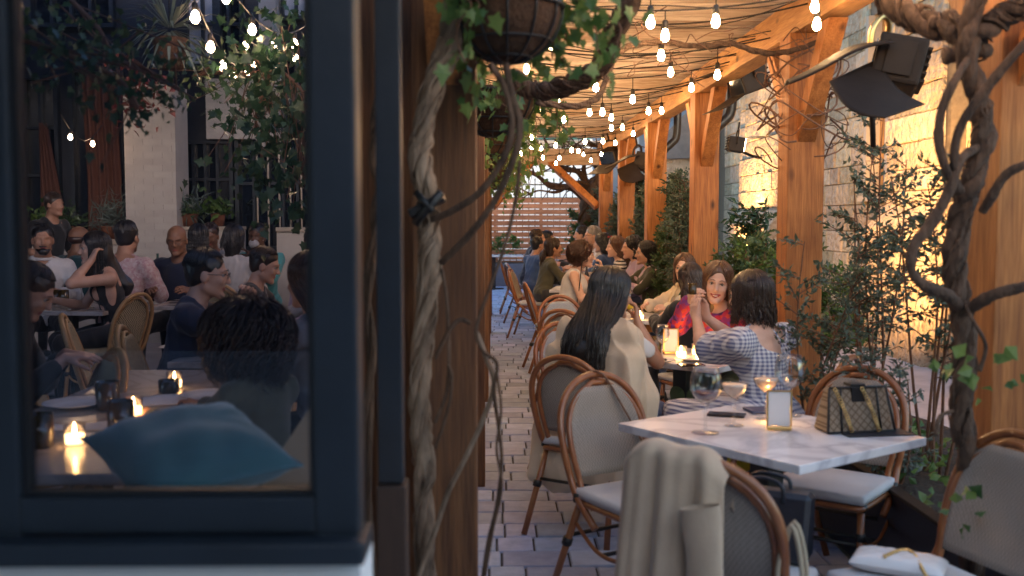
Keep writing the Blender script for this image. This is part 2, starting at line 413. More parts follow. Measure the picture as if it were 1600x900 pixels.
def _gingham(nt, L, v):
    outs=[_sawmix(nt,L,v,ax,52) for ax in (0,2)]
    s=nt.nodes.new('ShaderNodeMath'); s.operation='ADD'; L.new(outs[0],s.inputs[0]); L.new(outs[1],s.inputs[1])
    h=nt.nodes.new('ShaderNodeMath'); h.operation='MULTIPLY'; h.inputs[1].default_value=.5; L.new(s.outputs[0],h.inputs[0])
    rp=nt.nodes.new('ShaderNodeValToRGB'); rp.color_ramp.elements[0].color=c4((.70,.68,.70)); rp.color_ramp.elements[1].color=c4((.14,.15,.27)); L.new(h.outputs[0],rp.inputs[0]); return rp.outputs[0]
def _stripe(nt, L, v):
    g=_sawmix(nt,L,v,2,24,.55)
    rp=nt.nodes.new('ShaderNodeValToRGB'); rp.color_ramp.elements[0].color=c4((.68,.65,.60)); rp.color_ramp.elements[1].color=c4((.02,.02,.025)); L.new(g,rp.inputs[0]); return rp.outputs[0]
def _blot(cols, sc):
    def f(nt, L, v):
        n=nt.nodes.new('ShaderNodeTexVoronoi'); n.inputs['Scale'].default_value=sc; L.new(v,n.inputs[0])
        sp=nt.nodes.new('ShaderNodeSeparateColor'); L.new(n.outputs['Color'], sp.inputs[0])
        rp=nt.nodes.new('ShaderNodeValToRGB'); rp.color_ramp.interpolation='CONSTANT'; e=rp.color_ramp.elements
        e[0].color=c4(cols[0]); e[1].position=1/len(cols); e[1].color=c4(cols[1])
        for i in range(2,len(cols)): e.new(i/len(cols)).color=c4(cols[i])
        L.new(sp.outputs[0], rp.inputs[0]); return rp.outputs[0]
    return f
CL['gingham']=patterned('gingham', _gingham); CL['stripe']=patterned('stripe', _stripe)
CL['floral']=patterned('red_purple_floral', _blot([(.45,.02,.05),(.55,.05,.03),(.20,.04,.22),(.30,.03,.12),(.10,.02,.10)], 38))
CL['pinkprint']=patterned('pink_print', _blot([(.55,.38,.38),(.50,.30,.32),(.60,.48,.48),(.55,.40,.40)], 60))
CL['lilacprint']=patterned('lilac_print', _blot([(.52,.40,.52),(.45,.32,.45),(.60,.50,.58)], 40))
def _lattice(nt, L, v):
    mp=nt.nodes.new('ShaderNodeMapping'); mp.inputs['Rotation'].default_value=(0,R(45),0); L.new(v, mp.inputs[0])
    a=_sawmix(nt,L,mp.outputs[0],0,45,.8); b=_sawmix(nt,L,mp.outputs[0],2,45,.8)
    s=nt.nodes.new('ShaderNodeMath'); s.operation='MAXIMUM'; L.new(a,s.inputs[0]); L.new(b,s.inputs[1])
    rp=nt.nodes.new('ShaderNodeValToRGB'); rp.color_ramp.elements[0].color=c4((.27,.21,.15)); rp.color_ramp.elements[1].color=c4((.13,.09,.055)); L.new(s.outputs[0],rp.inputs[0]); return rp.outputs[0]
CL['bagcanvas']=patterned('lattice_canvas', _lattice)
# ------------------------------------------------------------------ implicit surfaces for bodies and cloth
def V3(*a): return np.array(a, dtype=np.float32)
class SDF:
    def __init__(s, h): s.h = h; s.P = []; s.disp = None
    def cap(s, a, b, ra, rb=None, k=.02, m=0, sub=False):
        s.P.append(('c', np.array(a, float), np.array(b, float), ra, ra if rb is None else rb, k, m, sub)); return s
    def ell(s, c, r, Rm=None, k=.02, m=0, sub=False):
        s.P.append(('e', np.array(c, float), np.array(r, float), np.eye(3) if Rm is None else np.array(Rm, float), 0, k, m, sub)); return s
    def ext(s, p):
        if p[0] == 'c':
            r = max(p[3], p[4]); return np.minimum(p[1], p[2]) - r, np.maximum(p[1], p[2]) + r
        r = np.abs(p[3]) @ p[2]; return p[1] - r, p[1] + r
    def mesh(s):
        h = s.h
        E = [s.ext(p) for p in s.P if not p[7]]
        pad = .03 + 3*h
        lo = np.min([e[0] for e in E], 0) - pad; hi = np.max([e[1] for e in E], 0) + pad
        n = np.ceil((hi - lo) / h).astype(int) + 1
        F = np.full(n, 1e3, np.float32); Mt = np.zeros(n, np.int8)
        for p in s.P:
            e0, e1 = s.ext(p); mg = p[5] + .012 + 3*h
            i0 = np.maximum(((e0 - mg - lo) / h).astype(int), 0); i1 = np.minimum(np.ceil((e1 + mg - lo) / h).astype(int) + 1, n)
            if np.any(i1 <= i0): continue
            ax = [(lo[a] + np.arange(i0[a], i1[a]) * h).astype(np.float32) for a in range(3)]
            X, Y, Z = ax[0][:, None, None], ax[1][None, :, None], ax[2][None, None, :]
            if p[0] == 'c':
                a, b = p[1], p[2]; ab = b - a; L2 = max(float(ab @ ab), 1e-9)
                t = ((X-a[0])*ab[0] + (Y-a[1])*ab[1] + (Z-a[2])*ab[2]) / L2
                t = np.clip(t, 0, 1)
                d = np.sqrt((X-a[0]-ab[0]*t)**2 + (Y-a[1]-ab[1]*t)**2 + (Z-a[2]-ab[2]*t)**2) - (p[3] + (p[4]-p[3])*t)
            else:
                c, r, Rm = p[1], p[2], p[3]
                x, y, z = X-c[0], Y-c[1], Z-c[2]
                u = (x*Rm[0,0]+y*Rm[1,0]+z*Rm[2,0]); v = (x*Rm[0,1]+y*Rm[1,1]+z*Rm[2,1]); w = (x*Rm[0,2]+y*Rm[1,2]+z*Rm[2,2])
                k0 = np.sqrt((u/r[0])**2+(v/r[1])**2+(w/r[2])**2); k1 = np.sqrt((u/r[0]**2)**2+(v/r[1]**2)**2+(w/r[2]**2)**2)+1e-9
                d = k0*(k0-1)/k1
            sl = tuple(slice(i0[a], i1[a]) for a in range(3))
            f = F[sl]; k = p[5]
            if p[7]:
                d = -d
                hh = np.clip(.5 - .5*(f-d)/k, 0, 1)
                F[sl] = f*(1-hh) + d*hh + k*hh*(1-hh)
                if p[6]: Mt[sl] = np.where(d > f - .004, p[6], Mt[sl])
            else:
                hh = np.clip(.5 + .5*(f-d)/k, 0, 1)
                Mt[sl] = np.where(d < f, p[6], Mt[sl])
                F[sl] = f*(1-hh) + d*hh - k*hh*(1-hh)
        if s.disp:
            nb = np.nonzero(np.abs(F) < .05)
            P = np.stack([lo[a] + nb[a]*h for a in range(3)], 1).astype(np.float32)
            F[nb] += s.disp(P)
        return surfnet(F, Mt, lo, h)
def surfnet(F, Mt, lo, h):
    S = F < 0
    cnt = np.zeros(np.array(S.shape)-1, np.int8)
    for i in (0,1):
        for j in (0,1):
            for k in (0,1):
                cnt += S[i:S.shape[0]-1+i, j:S.shape[1]-1+j, k:S.shape[2]-1+k]
    act = (cnt > 0) & (cnt < 8)
    I, J, K = np.nonzero(act); N = len(I)
    vid = np.full(act.shape, -1, np.int32); vid[I, J, K] = np.arange(N)
    acc = np.zeros((N, 3), np.float32); num = np.zeros(N, np.float32)
    cor = {}
    for i in (0,1):
        for j in (0,1):
            for k in (0,1): cor[i,j,k] = F[I+i, J+j, K+k]
    for ax in range(3):
        for u in (0,1):
            for v in (0,1):
                a = [0,0,0]; o = [x for x in range(3) if x != ax]; a[o[0]] = u; a[o[1]] = v; b = list(a); b[ax] = 1
                fa, fb = cor[tuple(a)], cor[tuple(b)]
                c = (fa < 0) != (fb < 0)
                t = np.where(c, fa/np.where(np.abs(fa-fb) < 1e-12, 1, fa-fb), 0)
                for q in range(3):
                    acc[:, q] += np.where(c, (t if q == ax else a[q]), 0)
                num += c
    V = acc/num[:, None] + np.stack([I, J, K], 1)
    V = V*h + lo
    Q = []; mi = []
    for ax in range(3):
        sl0 = [slice(None)]*3; sl1 = [slice(None)]*3; sl0[ax] = slice(0, -1); sl1[ax] = slice(1, None)
        A, B = S[tuple(sl0)], S[tuple(sl1)]
        c = A != B
        o = [x for x in range(3) if x != ax]
        idx = np.array(np.nonzero(c)); ok = (idx[o[0]] > 0) & (idx[o[1]] > 0) & (idx[o[0]] < S.shape[o[0]]-1) & (idx[o[1]] < S.shape[o[1]]-1)
        idx = idx[:, ok]
        def vv(du, dv):
            q = idx.copy(); q[o[0]] -= du; q[o[1]] -= dv
            return vid[q[0], q[1], q[2]]
        q = np.stack([vv(1,1), vv(0,1), vv(0,0), vv(1,0)], 1)
        inside = A[tuple(idx)]
        flip = inside if ax != 1 else ~inside
        q = np.where(flip[:, None], q, q[:, ::-1])
        Q.append(q); mi.append(Mt[tuple(idx)])
    return V, np.concatenate(Q), np.concatenate(mi)
def folds(amp, freq, seed, sc=(1,1,.45)):
    r = np.random.default_rng(seed); D = r.normal(size=(7,3)); D /= np.linalg.norm(D, axis=1)[:, None]
    D = D*np.array(sc)*freq*r.uniform(.6, 1.7, 7)[:, None]; ph = r.uniform(0, 6.28, 7)
    def f(P):
        o = 0
        q = P @ D.T + ph
        rg = lambda x: 1 - 2*np.abs(np.sin(x*.5))**.7
        w = .9*rg(q[:, 0] + 1.5*np.sin(q[:, 3]*.7)) + .7*rg(q[:, 1] + 1.3*np.sin(q[:, 4]*.6)) + .5*rg(q[:, 2]*1.7 + q[:, 5]) + .3*np.sin(2.3*q[:, 6])
        return (-amp*.55*w).astype(np.float32)
    return f
def tubes_np(P, r, sides=4):
    """P (N,S,3) paths, r (N,S) radii -> verts, quads"""
    P = np.asarray(P, np.float32); N, S, _ = P.shape
    T = np.gradient(P, axis=1); T /= np.linalg.norm(T, axis=2, keepdims=True)+1e-9
    ref = np.array([.3, .2, .93], np.float32); ref = ref/np.linalg.norm(ref)
    A = np.cross(T, ref); nn = np.linalg.norm(A, axis=2, keepdims=True); A = np.where(nn > .15, A/(nn+1e-9), np.cross(T, np.array([1,0,0.])))
    A /= np.linalg.norm(A, axis=2, keepdims=True)+1e-9
    B = np.cross(T, A)
    w = np.arange(sides)*2*np.pi/sides
    V = P[:, :, None, :] + r[:, :, None, None]*(A[:, :, None, :]*np.cos(w)[None, None, :, None] + B[:, :, None, :]*np.sin(w)[None, None, :, None])
    base = (np.arange(N)*S*sides)[:, None, None] + (np.arange(S-1)*sides)[None, :, None]
    k = np.arange(sides)[None, None, :]; k2 = (k+1) % sides
    Q = np.stack([base+k, base+k2, base+sides+k2, base+sides+k], -1).reshape(-1, 4)
    return V.reshape(-1, 3), Q

def rotz(a): c, s = math.cos(a), math.sin(a); return np.array([[c,-s,0],[s,c,0],[0,0,1]])
def rotx(a): c, s = math.cos(a), math.sin(a); return np.array([[1,0,0],[0,c,-s],[0,s,c]])
def roty(a): c, s = math.cos(a), math.sin(a); return np.array([[c,0,s],[0,1,0],[-s,0,c]])
def unit(v): v = np.array(v, float); return v/(np.linalg.norm(v)+1e-9)

def ik(S, T, l1, l2, hint):
    d = T - S; L = np.linalg.norm(d); L = min(L, (l1+l2)*.985); u = unit(d); T = S + u*L
    a = (l1*l1 - l2*l2 + L*L)/(2*L); hgt = math.sqrt(max(l1*l1 - a*a, 0))
    n = hint - u*(hint @ u); n = unit(n)
    return S + u*a + n*hgt, T

def add_hand(f, wr, d, nrm, side, curl, m, h, sc=1.0, spread=.5):
    """wr wrist, d pointing direction, nrm palm normal (the side fingers bend to); five separate bent fingers"""
    d = unit(d); nrm = unit(nrm - d*(nrm @ d)); lat = np.cross(d, nrm)*side   # towards the thumb
    k = .006
    kn = []
    for i, q in enumerate((.030, .010, -.010, -.029)):
        p = wr + (d*(.082 - .004*abs(i-1)) + lat*q)*sc
        kn.append(p)
        f.cap(wr + lat*q*.55*sc + d*.012, p, .0155*sc, .0125*sc, k=.012, m=m)
    Ls = (.070, .080, .074, .058)
    for i, p in enumerate(kn):
        c = curl if not isinstance(curl, (tuple, list)) else curl[i]
        dd = unit(d + lat*(.10*(1.5-i))*spread); q = p
        for j, (fr, add) in enumerate(((.46, .55), (.30, 1.0), (.24, .8))):
            ang = c*add
            dd = unit(dd*math.cos(ang) + nrm*math.sin(ang)); nrm2 = nrm
            q2 = q + dd*Ls[i]*fr*sc
            f.cap(q, q2, (.0092-.0008*j)*sc, (.0086-.0009*j)*sc, k=.004, m=m); q = q2
    c = curl if not isinstance(curl, (tuple, list)) else sum(curl)/4
    b = wr + (lat*.024 + d*.022)*sc
    d1 = unit(lat*.75 + d*.75 + nrm*(.25+.4*c)); q = b + d1*.045*sc
    f.cap(b, q, .0145*sc, .0110*sc, k=.012, m=m)
    d2 = unit(d*.9 + lat*(.35-.5*c) + nrm*(.3+.6*c)); q2 = q + d2*.032*sc
    f.cap(q, q2, .0105*sc, .0098*sc, k=.005, m=m); q3 = q2 + unit(d2 + nrm*.3*c)*.024*sc
    f.cap(q2, q3, .0096*sc, .0082*sc, k=.004, m=m)

def person(spec):
    g = spec.get
    h = g('h', .009)
    s = g('s', 1.0); wd = g('w', 1.0); fem = g('fem', True)
    stand = g('stand', False)
    lean, side, twist = R(g('lean', 5)), R(g('side', 0)), R(g('twist', 0))
    root = empty('person', (g('x'), g('y'), g('z', 0)), -R(g('yaw', 0)), g('label'), 'person', g('group', 'guests at the tables'))
    hipz = .57 if not stand else .95
    Rt = rotz(-twist) @ rotx(-lean) @ roty(side)
    H = np.array([0, 0, hipz])
    def T(p): return H + Rt @ (np.array(p, float)*s)     # torso frame, origin between hip joints
    shw = (.165 if fem else .185)*wd
    neckb, headc = T((0, -.005, .49)), None
    hy, hp, ht = R(g('hyaw', 0)), R(g('hpitch', 0)), R(g('htilt', 0))
    Rh = rotz(-hy - twist*.5) @ rotx(-hp) @ roty(ht)
    hc0 = T((0, .02, .60))
    headc = hc0 + np.array([0, .015, .015]) + (Rh @ np.array([0, .01, .03]))
    hs = s*g('hs', 1.0)
    def Hd(p): return headc + Rh @ (np.array(p, float)*hs)
    skin = SK[g('skin', 'light')]
    b = SDF(h)
    # ---- body
    E = b.ell; C = b.cap
    ww = wd
    E(T((0,-.01,.02)), np.array([.165*ww, .125*ww**.7, .12])*s, Rt, k=.05)
    E(T((0,.0,.17)), np.array([(.118 if fem else .135)*ww, .098*ww, .13])*s, Rt, k=.05)
    E(T((0,0,.33)), np.array([(.138 if fem else .16)*ww, .105*ww, .15])*s, Rt, k=.05)
    C(T((-shw*.85,-.01,.43)), T((shw*.85,-.01,.43)), .052*s*ww**.5, k=.05)
    C(T((-.06,-.015,.46)), T((.06,-.015,.46)), .050*s, k=.04)
    if fem:
        for q in (-1,1): E(T((q*.07,.085,.33)), np.array([.062,.055,.062])*s*ww**.5, Rt, k=.03)
    C(T((0,-.01,.45)), Hd((0,-.022,-.06)), (.058 if fem else .066)*s, (.052 if fem else .06)*s, k=.03)
    # head
    E(Hd((0,-.014,.040)), np.array([.075,.096,.084])*hs, Rh, k=.02)
    E(Hd((0,.026,-.022)), np.array([.062,.066,.080])*hs, Rh, k=.03)
    jw = .043 if fem else .050
    for q in (-1,1):
        C(Hd((q*jw,.0,-.055)), Hd((q*.014,.070,-.094)), .020*hs, .017*hs, k=.02)
        E(Hd((q*.036,.068,-.018)), np.array([.021,.017,.018])*hs, Rh, k=.014)
        E(Hd((q*.076,-.006,-.004)), np.array([.010,.020,.031])*hs, Rh, k=.008)
        E(Hd((q*.031,.098,.013)), np.array([.016,.011,.0085])*hs, Rh, k=.014, sub=True)
        C(Hd((q*.012,.088,.030)), Hd((q*.045,.076,.030)), .010*hs, .007*hs, k=.012)
        E(Hd((q*.010,.102,-.025)), np.array([.008,.008,.007])*hs, Rh, k=.006)
    E(Hd((0,.074,-.094)), np.array([.020,.016,.015])*hs, Rh, k=.015)
    C(Hd((0,.088,.020)), Hd((0,.108,-.020)), .0075*hs, .0115*hs, k=.010)
    sm = g('smile', 0)
    lipi = 1
    lw = .020+.008*sm
    for q in (-1,1):
        C(Hd((0,.0868,-.0530)), Hd((q*lw,.0800-.002*sm,-.056+.007*sm)), .0052*hs, .0036*hs, k=.004, m=lipi)
        C(Hd((0,.0855,-.0620-.006*sm)), Hd((q*lw,.0800-.002*sm,-.058+.006*sm)), .0060*hs, .0036*hs, k=.004, m=lipi)
    # ---- arms
    arms = g('arms', ((-.13,.40,.82), (.13,.40,.82)))
    AJ = []
    for i, q in enumerate((-1, 1)):
        a = arms[i]
        S = T((q*shw, -.01, .425))
        tg = np.array(a[:3], float)
        hint = np.array(a[3] if len(a) > 3 and a[3] is not None else (q*.5, -.25, -.9), float)
        El, Wr = ik(S, tg, .275*s, .245*s, hint)
        dr = np.array(a[4], float) if len(a) > 4 and a[4] is not None else (Wr-El)
        nr = np.array(a[5], float) if len(a) > 5 and a[5] is not None else np.array([-q*.6, .1, -.7])
        curl = a[6] if len(a) > 6 else .45
        AJ.append((S, El, Wr, dr, nr, curl, q))
        fat = ww**.8*(1 if fem else 1.12)
        C(S, El, .046*s*fat, .037*s*fat, k=.025)
        C(El, El + (Wr-El)*.35, .037*s*fat, .036*s*fat, k=.012); C(El + (Wr-El)*.35, Wr, .036*s*fat, .024*s*fat, k=.012)
        add_hand(b, Wr, dr, nr, -q if False else q*-1, curl, 0, h, sc=s*(.95 if fem else 1.05))
    # ---- legs
    LJ = []
    kn = g('knees', None)
    for q in (-1, 1):
        hp_ = np.array([q*.09*ww, 0, hipz])
        if stand: kz = np.array([q*.10, .02, .50]); an = np.array([q*.11, -.02, .09]); toe = an+np.array([q*.02,.15,-.05])
        else:
            kx = q*(.12 if fem else .17) if kn is None else kn[0 if q < 0 else 1]
            kz = np.array([kx, .43, .52]); an = np.array([kx*1.1, g('foot', .42), .09]); toe = an+np.array([q*.02,.15,-.05])
        LJ.append((hp_, kz, an, toe))
        C(hp_, kz, .080*ww*s, .052*s, k=.04); C(kz, an, .050*s, .034*s, k=.02)
        C(an+np.array([0,-.03,-.045]), toe, .033, .026, k=.02)
    Vb, Qb, mb = b.mesh()
    np_obj('body', Vb, Qb, [skin, M['redlips'] if g('redlips') else M['lips']], root, mb)
    # ---- eyes, brows
    near = h <= .0095
    if near:
        for q in (-1, 1):
            e = MB(); c = Vector(Hd((q*.031,.0750,.012))); e.sphere(c, .0125*hs, 10)
            gz = Vector(Rh @ np.array([g('gaze', 0), 1, 0])).normalized()
            e.sphere(c+gz*.0058*hs, .0076*hs, 8, 1)
            e.build('eye', [M['eyew'], M['iris']], root)
            e = MB(); e.tube([Hd((q*.012,.0975,.0335)), Hd((q*.028,.0965,.040)), Hd((q*.047,.083,.034))], [.0018*hs,.0026*hs,.0010*hs], 6); e.build('eyebrow', HM[g('hair','dark')], root)
            e = MB(); e.tube([Hd((q*.018,.089,.0145)), Hd((q*.031,.0935,.0215)), Hd((q*.045,.085,.0155))], [.0015*hs,.0024*hs,.0015*hs], 5); e.build('eyelash', HM['black'], root)
        if sm > .5:
            e = MB(); e.tube([Hd((-.020,.0800,-.0535)), Hd((-.012,.0855,-.0575)), Hd((.0,.0875,-.0590)), Hd((.012,.0855,-.0575)), Hd((.020,.0800,-.0535))], [.0012,.0030,.0036,.0030,.0012], 8); e.build('teeth', M['teeth'], root)
    # ---- garments
    def torso_g(f, o, k=.05, hem=.0, m=0, flare=0):
        f.ell(T((0,-.01,.02+hem)), np.array([.165*ww+o+flare, .125*ww**.7+o+flare, .12+o*.6])*s, Rt, k=k, m=m)
        f.ell(T((0,.0,.17)), np.array([(.122 if fem else .142)*ww+o, .100*ww+o, .13+o])*s, Rt, k=k, m=m)
        f.ell(T((0,0,.33)), np.array([(.138 if fem else .16)*ww+o, .105*ww+o, .15+o*.5])*s, Rt, k=k, m=m)
        f.cap(T((-shw*.85,-.01,.43)), T((shw*.85,-.01,.43)), .052*s*ww**.5+o, k=k, m=m)
        f.cap(T((-.05,-.015,.455)), T((.05,-.015,.455)), .050*s+o, k=.03, m=m)
        if fem:
            for q in (-1,1): f.ell(T((q*.065,.080,.33)), np.array([.06,.055,.06])*s*ww**.5+o, Rt, k=.05, m=m)
    def sleeves(f, o, L, k=.025, m=0, only=None, puff=0):
        fat = ww**.8*(1 if fem else 1.12)
        for (S, El, Wr, dr, nr, cu, q) in AJ:
            if only and q != only: continue
            if L <= 1:
                e = S + (El-S)*L
                f.cap(S, e, .046*s*fat+o+puff, (.046-.009*L)*s*fat+o*1.5+puff, k=k, m=m)
            else:
                f.cap(S, El, .046*s*fat+o, .038*s*fat+o, k=k, m=m)
                e = El + (Wr-El)*(L-1)*.96
                f.cap(El, e, .038*s*fat+o, .027*s*fat+o*1.2, k=.015, m=m)
    seed = g('seed', 1)
    top = g('top', ('white', .014, 2.0))
    if top:
        f = SDF(h); o = top[1]; torso_g(f, o)
        if top[2] > 0: sleeves(f, o, top[2], puff=g('puff', 0))
        nk = g('neck', .062)
        f.cap(T((0,.0,.47)), Hd((0,-.01,-.06)), nk*s, nk*s, k=.008, sub=True)
        f.ell(T((0,.07,.50)), np.array([.05,.06,g('vneck', .04)])*s, Rt, k=.01, sub=True)
        if top[2] == 0:      # tank top: bare shoulders
            for q in (-1,1): f.cap(T((q*(shw+.01),.0,.50)), T((q*(shw+.01),.0,.28)), .058*s*ww**.5, .040*s, k=.015, sub=True)
            f.ell(T((0,.03,.55)), np.array([.10,.12,.12])*s, Rt, k=.01, sub=True)
        if g('backopen'):
            f.ell(T((0,-.10,.48)), np.array([.12,.12,.13])*s, Rt, k=.01, sub=True)
        f.disp = folds(g('fold', .010), g('ff', 34), seed, (1,1,.7))
        V, Q, mi = f.mesh(); np_obj(g('topname', 'shirt'), V, Q, CL[top[0]], root)
        if g('collar'):
            c = MB(); n = 22; pts = []
            Rm = Matrix([list(x) for x in Rt])
            def cf(u, v):
                w = -PI/2 + .42 + u*(2*PI-.84); rr = .064*s + .012*v
                p = np.array([-math.cos(w)*rr*1.05, -(-math.sin(w))*rr*-1.0, .485*s - .004 + .030*(1-abs(v-.45)*1.6)*s]) / s
                p[1] = -math.sin(w)*-rr/s*1.05 if False else -math.sin(w+PI)*-rr/s
                return Vector(T((p[0], -p[1]+.002, p[2])))
            c.sheet(cf, 24, 4); oo = c.build('collar', CL[top[0]], root)
            sm_ = oo.modifiers.new('solid', 'SOLIDIFY'); sm_.thickness = .005
    jk = g('jacket')
    if jk:
        f = SDF(h); o = jk[1]
        torso_g(f, o, hem=-.02, flare=.02)
        sleeves(f, o, jk[2])
        f.cap(T((0,.0,.46)), Hd((0,-.01,-.05)), .066*s, .07*s, k=.01, sub=True)
        if len(jk) > 3:   # open front
            f.cap(T((0,.20,.50)), T((0,.17,.12)), .085, .05, k=.012, sub=True)
        f.disp = folds(.013, 26, seed+7, (1,1,.5))
        V, Q, mi = f.mesh(); np_obj('jacket', V, Q, jk[0], root)
        if len(jk) > 3:
            for q in (-1, 1):     # lapel
                c = MB()
                def lf(u, v):
                    a = np.array((q*.060, .045, .475)); bq = np.array((q*.045, .152, .20)); wv = .055*math.sin(PI*min(1, .15+u*.95))**.6*v
                    p = a*(1-u)+bq*u; p = p + np.array((q*wv, .03*math.sin(PI*u)*(1-v)+.012+.012*v, 0)); p[1] += .055*math.sin(PI*u*.9)
                    return Vector(T(p))
                c.sheet(lf, 12, 4); oo = c.build('lapel', jk[0], root)
                sm_ = oo.modifiers.new('solid', 'SOLIDIFY'); sm_.thickness = .006
    drp = g('drape')
    if drp:      # coat resting over the shoulders, sleeves empty
        f = SDF(h)
        torso_g(f, .035, hem=-.03, flare=.03)
        f.cap(T((-.20,-.03,.43)), T((.20,-.03,.43)), .066, k=.05)
        for q in (-1,1):
            f.cap(T((q*.185,-.01,.41)), T((q*.25,.03,.12)), .074, .078, k=.04)
            f.cap(T((q*.25,.03,.12)), T((q*.31,.06,-.36)), .078, .070, k=.08)
        for q in (-.26,-.16,-.05,.06,.17,.27):
            f.cap(T((q*.9,-.09,.30)), T((q,-.13,-.36)), .070, .058, k=.05)
        f.cap(T((0,.02,.46)), Hd((0,.0,-.05)), .085*s, .09*s, k=.01, sub=True)
        f.ell(T((0,.22,.25)), (.12,.13,.36), Rt, k=.02, sub=True)
        f.disp = folds(.026, 26, seed+3, (1,1,.14))
        V, Q, mi = f.mesh(); np_obj('draped_coat', V, Q, drp, root)
        c = MB(); c.lathe([(0,0),(.012,0),(.013,.003),(.008,.006),(0,.006)], (0,0,0), 12, M=Matrix.Translation(Vector(T((.31,.02,-.02)))) @ Matrix.Rotation(R(90),4,'Y'))
        c.build('button', M['bark2'], root)
    bt = g('bottom', 'charcoal')
    f = SDF(max(h, .009))
    o = .012
    f.ell((0,-.01,hipz+.0), (.165*ww*s+o, .125*ww*s+o, .13), k=.05)
    for (hp_, kz, an, toe) in LJ:
        f.cap(hp_, kz, .082*ww*s+o, .054*s+o, k=.04); 
        if g('bare_shin'): pass
        else: f.cap(kz, an, .052*s+o, .040*s+o, k=.03)
    if g('skirt'):
        f.cap((-.10,.06,.57), (-.15,.46,.54), .10, .075, k=.1); f.cap((.10,.06,.57), (.15,.46,.54), .10, .075, k=.1); f.ell((0,.28,.52), (.20,.26,.07), k=.08)
        f.ell((0,.40,.42), (.22,.10,.16), k=.08); f.ell((0,-.02,.50), (.24,.22,.14), k=.08)
    f.disp = folds(.009 if not g('skirt') else .014, 30, seed+11)
    V, Q, mi = f.mesh(); np_obj('skirt' if g('skirt') else 'trousers', V, Q, CL[bt], root)
    for (hp_, kz, an, toe) in LJ:
        f = SDF(.010); f.cap(an+np.array([0,-.035,-.045]), toe+np.array([0,.01,-.003]), .040, .033, k=.02); f.cap(an+np.array([0,-.02,-.03]), an+np.array([0,-.005,.02]), .042, .044, k=.02)
        V, Q, mi = f.mesh(); V[:, 2] = np.maximum(V[:, 2], .002); np_obj('shoe', V, Q, CL[g('shoe','black')], root)
    # ---- hair
    hk = g('hair', 'dark'); st = g('style', 'short')
    hm = HM[hk]
    f = SDF(min(h, .009))
    if st != 'bald':
        o = {'short': .006, 'crop': .003, 'curly': .022, 'afro': .05, 'bigcurly': .05}.get(st, .012)
        f.ell(Hd((0,-.020,.046)), (np.array([.077,.097,.086])+o)*hs, Rh, k=.02)
        if st in ('short',): f.ell(Hd((0,-.045,-.005)), np.array([.074,.065,.07])*hs, Rh, k=.02)
        if st in ('long', 'pony', 'bob', 'curly', 'afro', 'bigcurly'): f.ell(Hd((0,-.05,-.03)), (np.array([.07,.065,.09])+o*.7)*hs, Rh, k=.03)
        if st == 'bigcurly':
            f.ell(Hd((0,-.05,-.10)), np.array([.12,.11,.15])*hs, Rh, k=.05); f.ell(Hd((0,-.06,-.20)), np.array([.10,.08,.10])*hs, Rh, k=.05)
        if st == 'long':
            e1 = T((0, -.115*ww**.6-(.045 if drp else 0), .33)) if g('hl', .34) > .25 else Hd((0,-.07,-.06-g('hl', .34)*.6)); f.cap(Hd((0,-.055,-.02)), e1, .066*hs, .062, k=.05)
            if g('hl', .34) > .25: f.cap(e1, e1+np.array([0,-.01,-(g('hl', .34)-.22)]), .068, .035, k=.04)
        f.ell(Hd((0,.104,-.036)), np.array([.064 if st != 'short' else .075,.075,.124 if st != 'short' else .112])*hs, Rh, k=.010, sub=True)
        if st in ('short', 'crop'):
            f.ell(Hd((0,.03,-.09)), np.array([.12,.085,.085])*hs, Rh, k=.012, sub=True)
            f.ell(Hd((0,-.02,-.125)), np.array([.12,.12,.06])*hs, Rh, k=.01, sub=True)
        am = {'short': .004, 'crop': .002}.get(st, .006)
        fr = 60 if st in ('curly', 'afro', 'bigcurly') else 70
        f.disp = folds(am if st not in ('curly','afro','bigcurly') else .012, fr, seed+5, (1,1,.3) if st in ('long','pony','bob') else (1,1,1))
        V, Q, mi = f.mesh()
        parts = [(V, Q)]
        # strands
        ns = g('strands', 520 if near else 130)
        rr = np.random.default_rng(seed+50)
        if st in ('long', 'bob', 'pony', 'curly', 'bigcurly', 'braids', 'short'):
            S_ = 22
            L = {'long': g('hl', .34), 'bob': g('hl', .10), 'pony': .02, 'curly': .10, 'bigcurly': .16, 'braids': .10, 'short': .004}[st]
            ph = rr.uniform(R(3), R(357), ns)       # 0 = front
            rad = rr.uniform(.98, 1.06, ns) + o*1.2
            t = np.linspace(0, 1, S_)
            P = np.zeros((ns, S_, 3))
            for i in range(ns):
                if st in ('curly',): ph[i] = R(62)+ph[i]*(R(236)/(2*PI))
                a = ph[i] if ph[i] < PI else ph[i]-2*PI; fe = R(66) if st != 'short' else 0; a1 = a if abs(a) > fe else math.copysign(fe-.25*(fe-abs(a)), a)
                sx, sy = math.sin(a1), math.cos(a1)
                tt = t*(1 if L > .05 else .99)
                nsc = int(S_*.45) if L > .05 else S_-2
                pe = R(rr.uniform(78, 104)) if st != 'short' else R(rr.uniform(70, 92) if abs(a) > R(75) else rr.uniform(44, 54)); pol = np.concatenate([np.linspace(R(6+rr.uniform(0,14)), pe, nsc), np.full(S_-nsc, pe)])
                cen = np.array([0, -.020, .046]); ra = (np.array([.077,.097,.086])+o*.8)*rad[i]
                sm3 = np.clip(np.arange(S_)/(nsc*1.15), 0, 1); sm3 = sm3*sm3*(3-2*sm3); az = a*(1-sm3)+a1*sm3
                loc = cen + np.stack([np.sin(pol)*np.sin(az)*ra[0], np.sin(pol)*np.cos(az)*ra[1], np.cos(pol)*ra[2]], 1)
                Pw = headc + (Rh @ (loc*hs).T).T
                dn = np.maximum(np.arange(S_)-nsc+1, 0)/(S_-nsc)
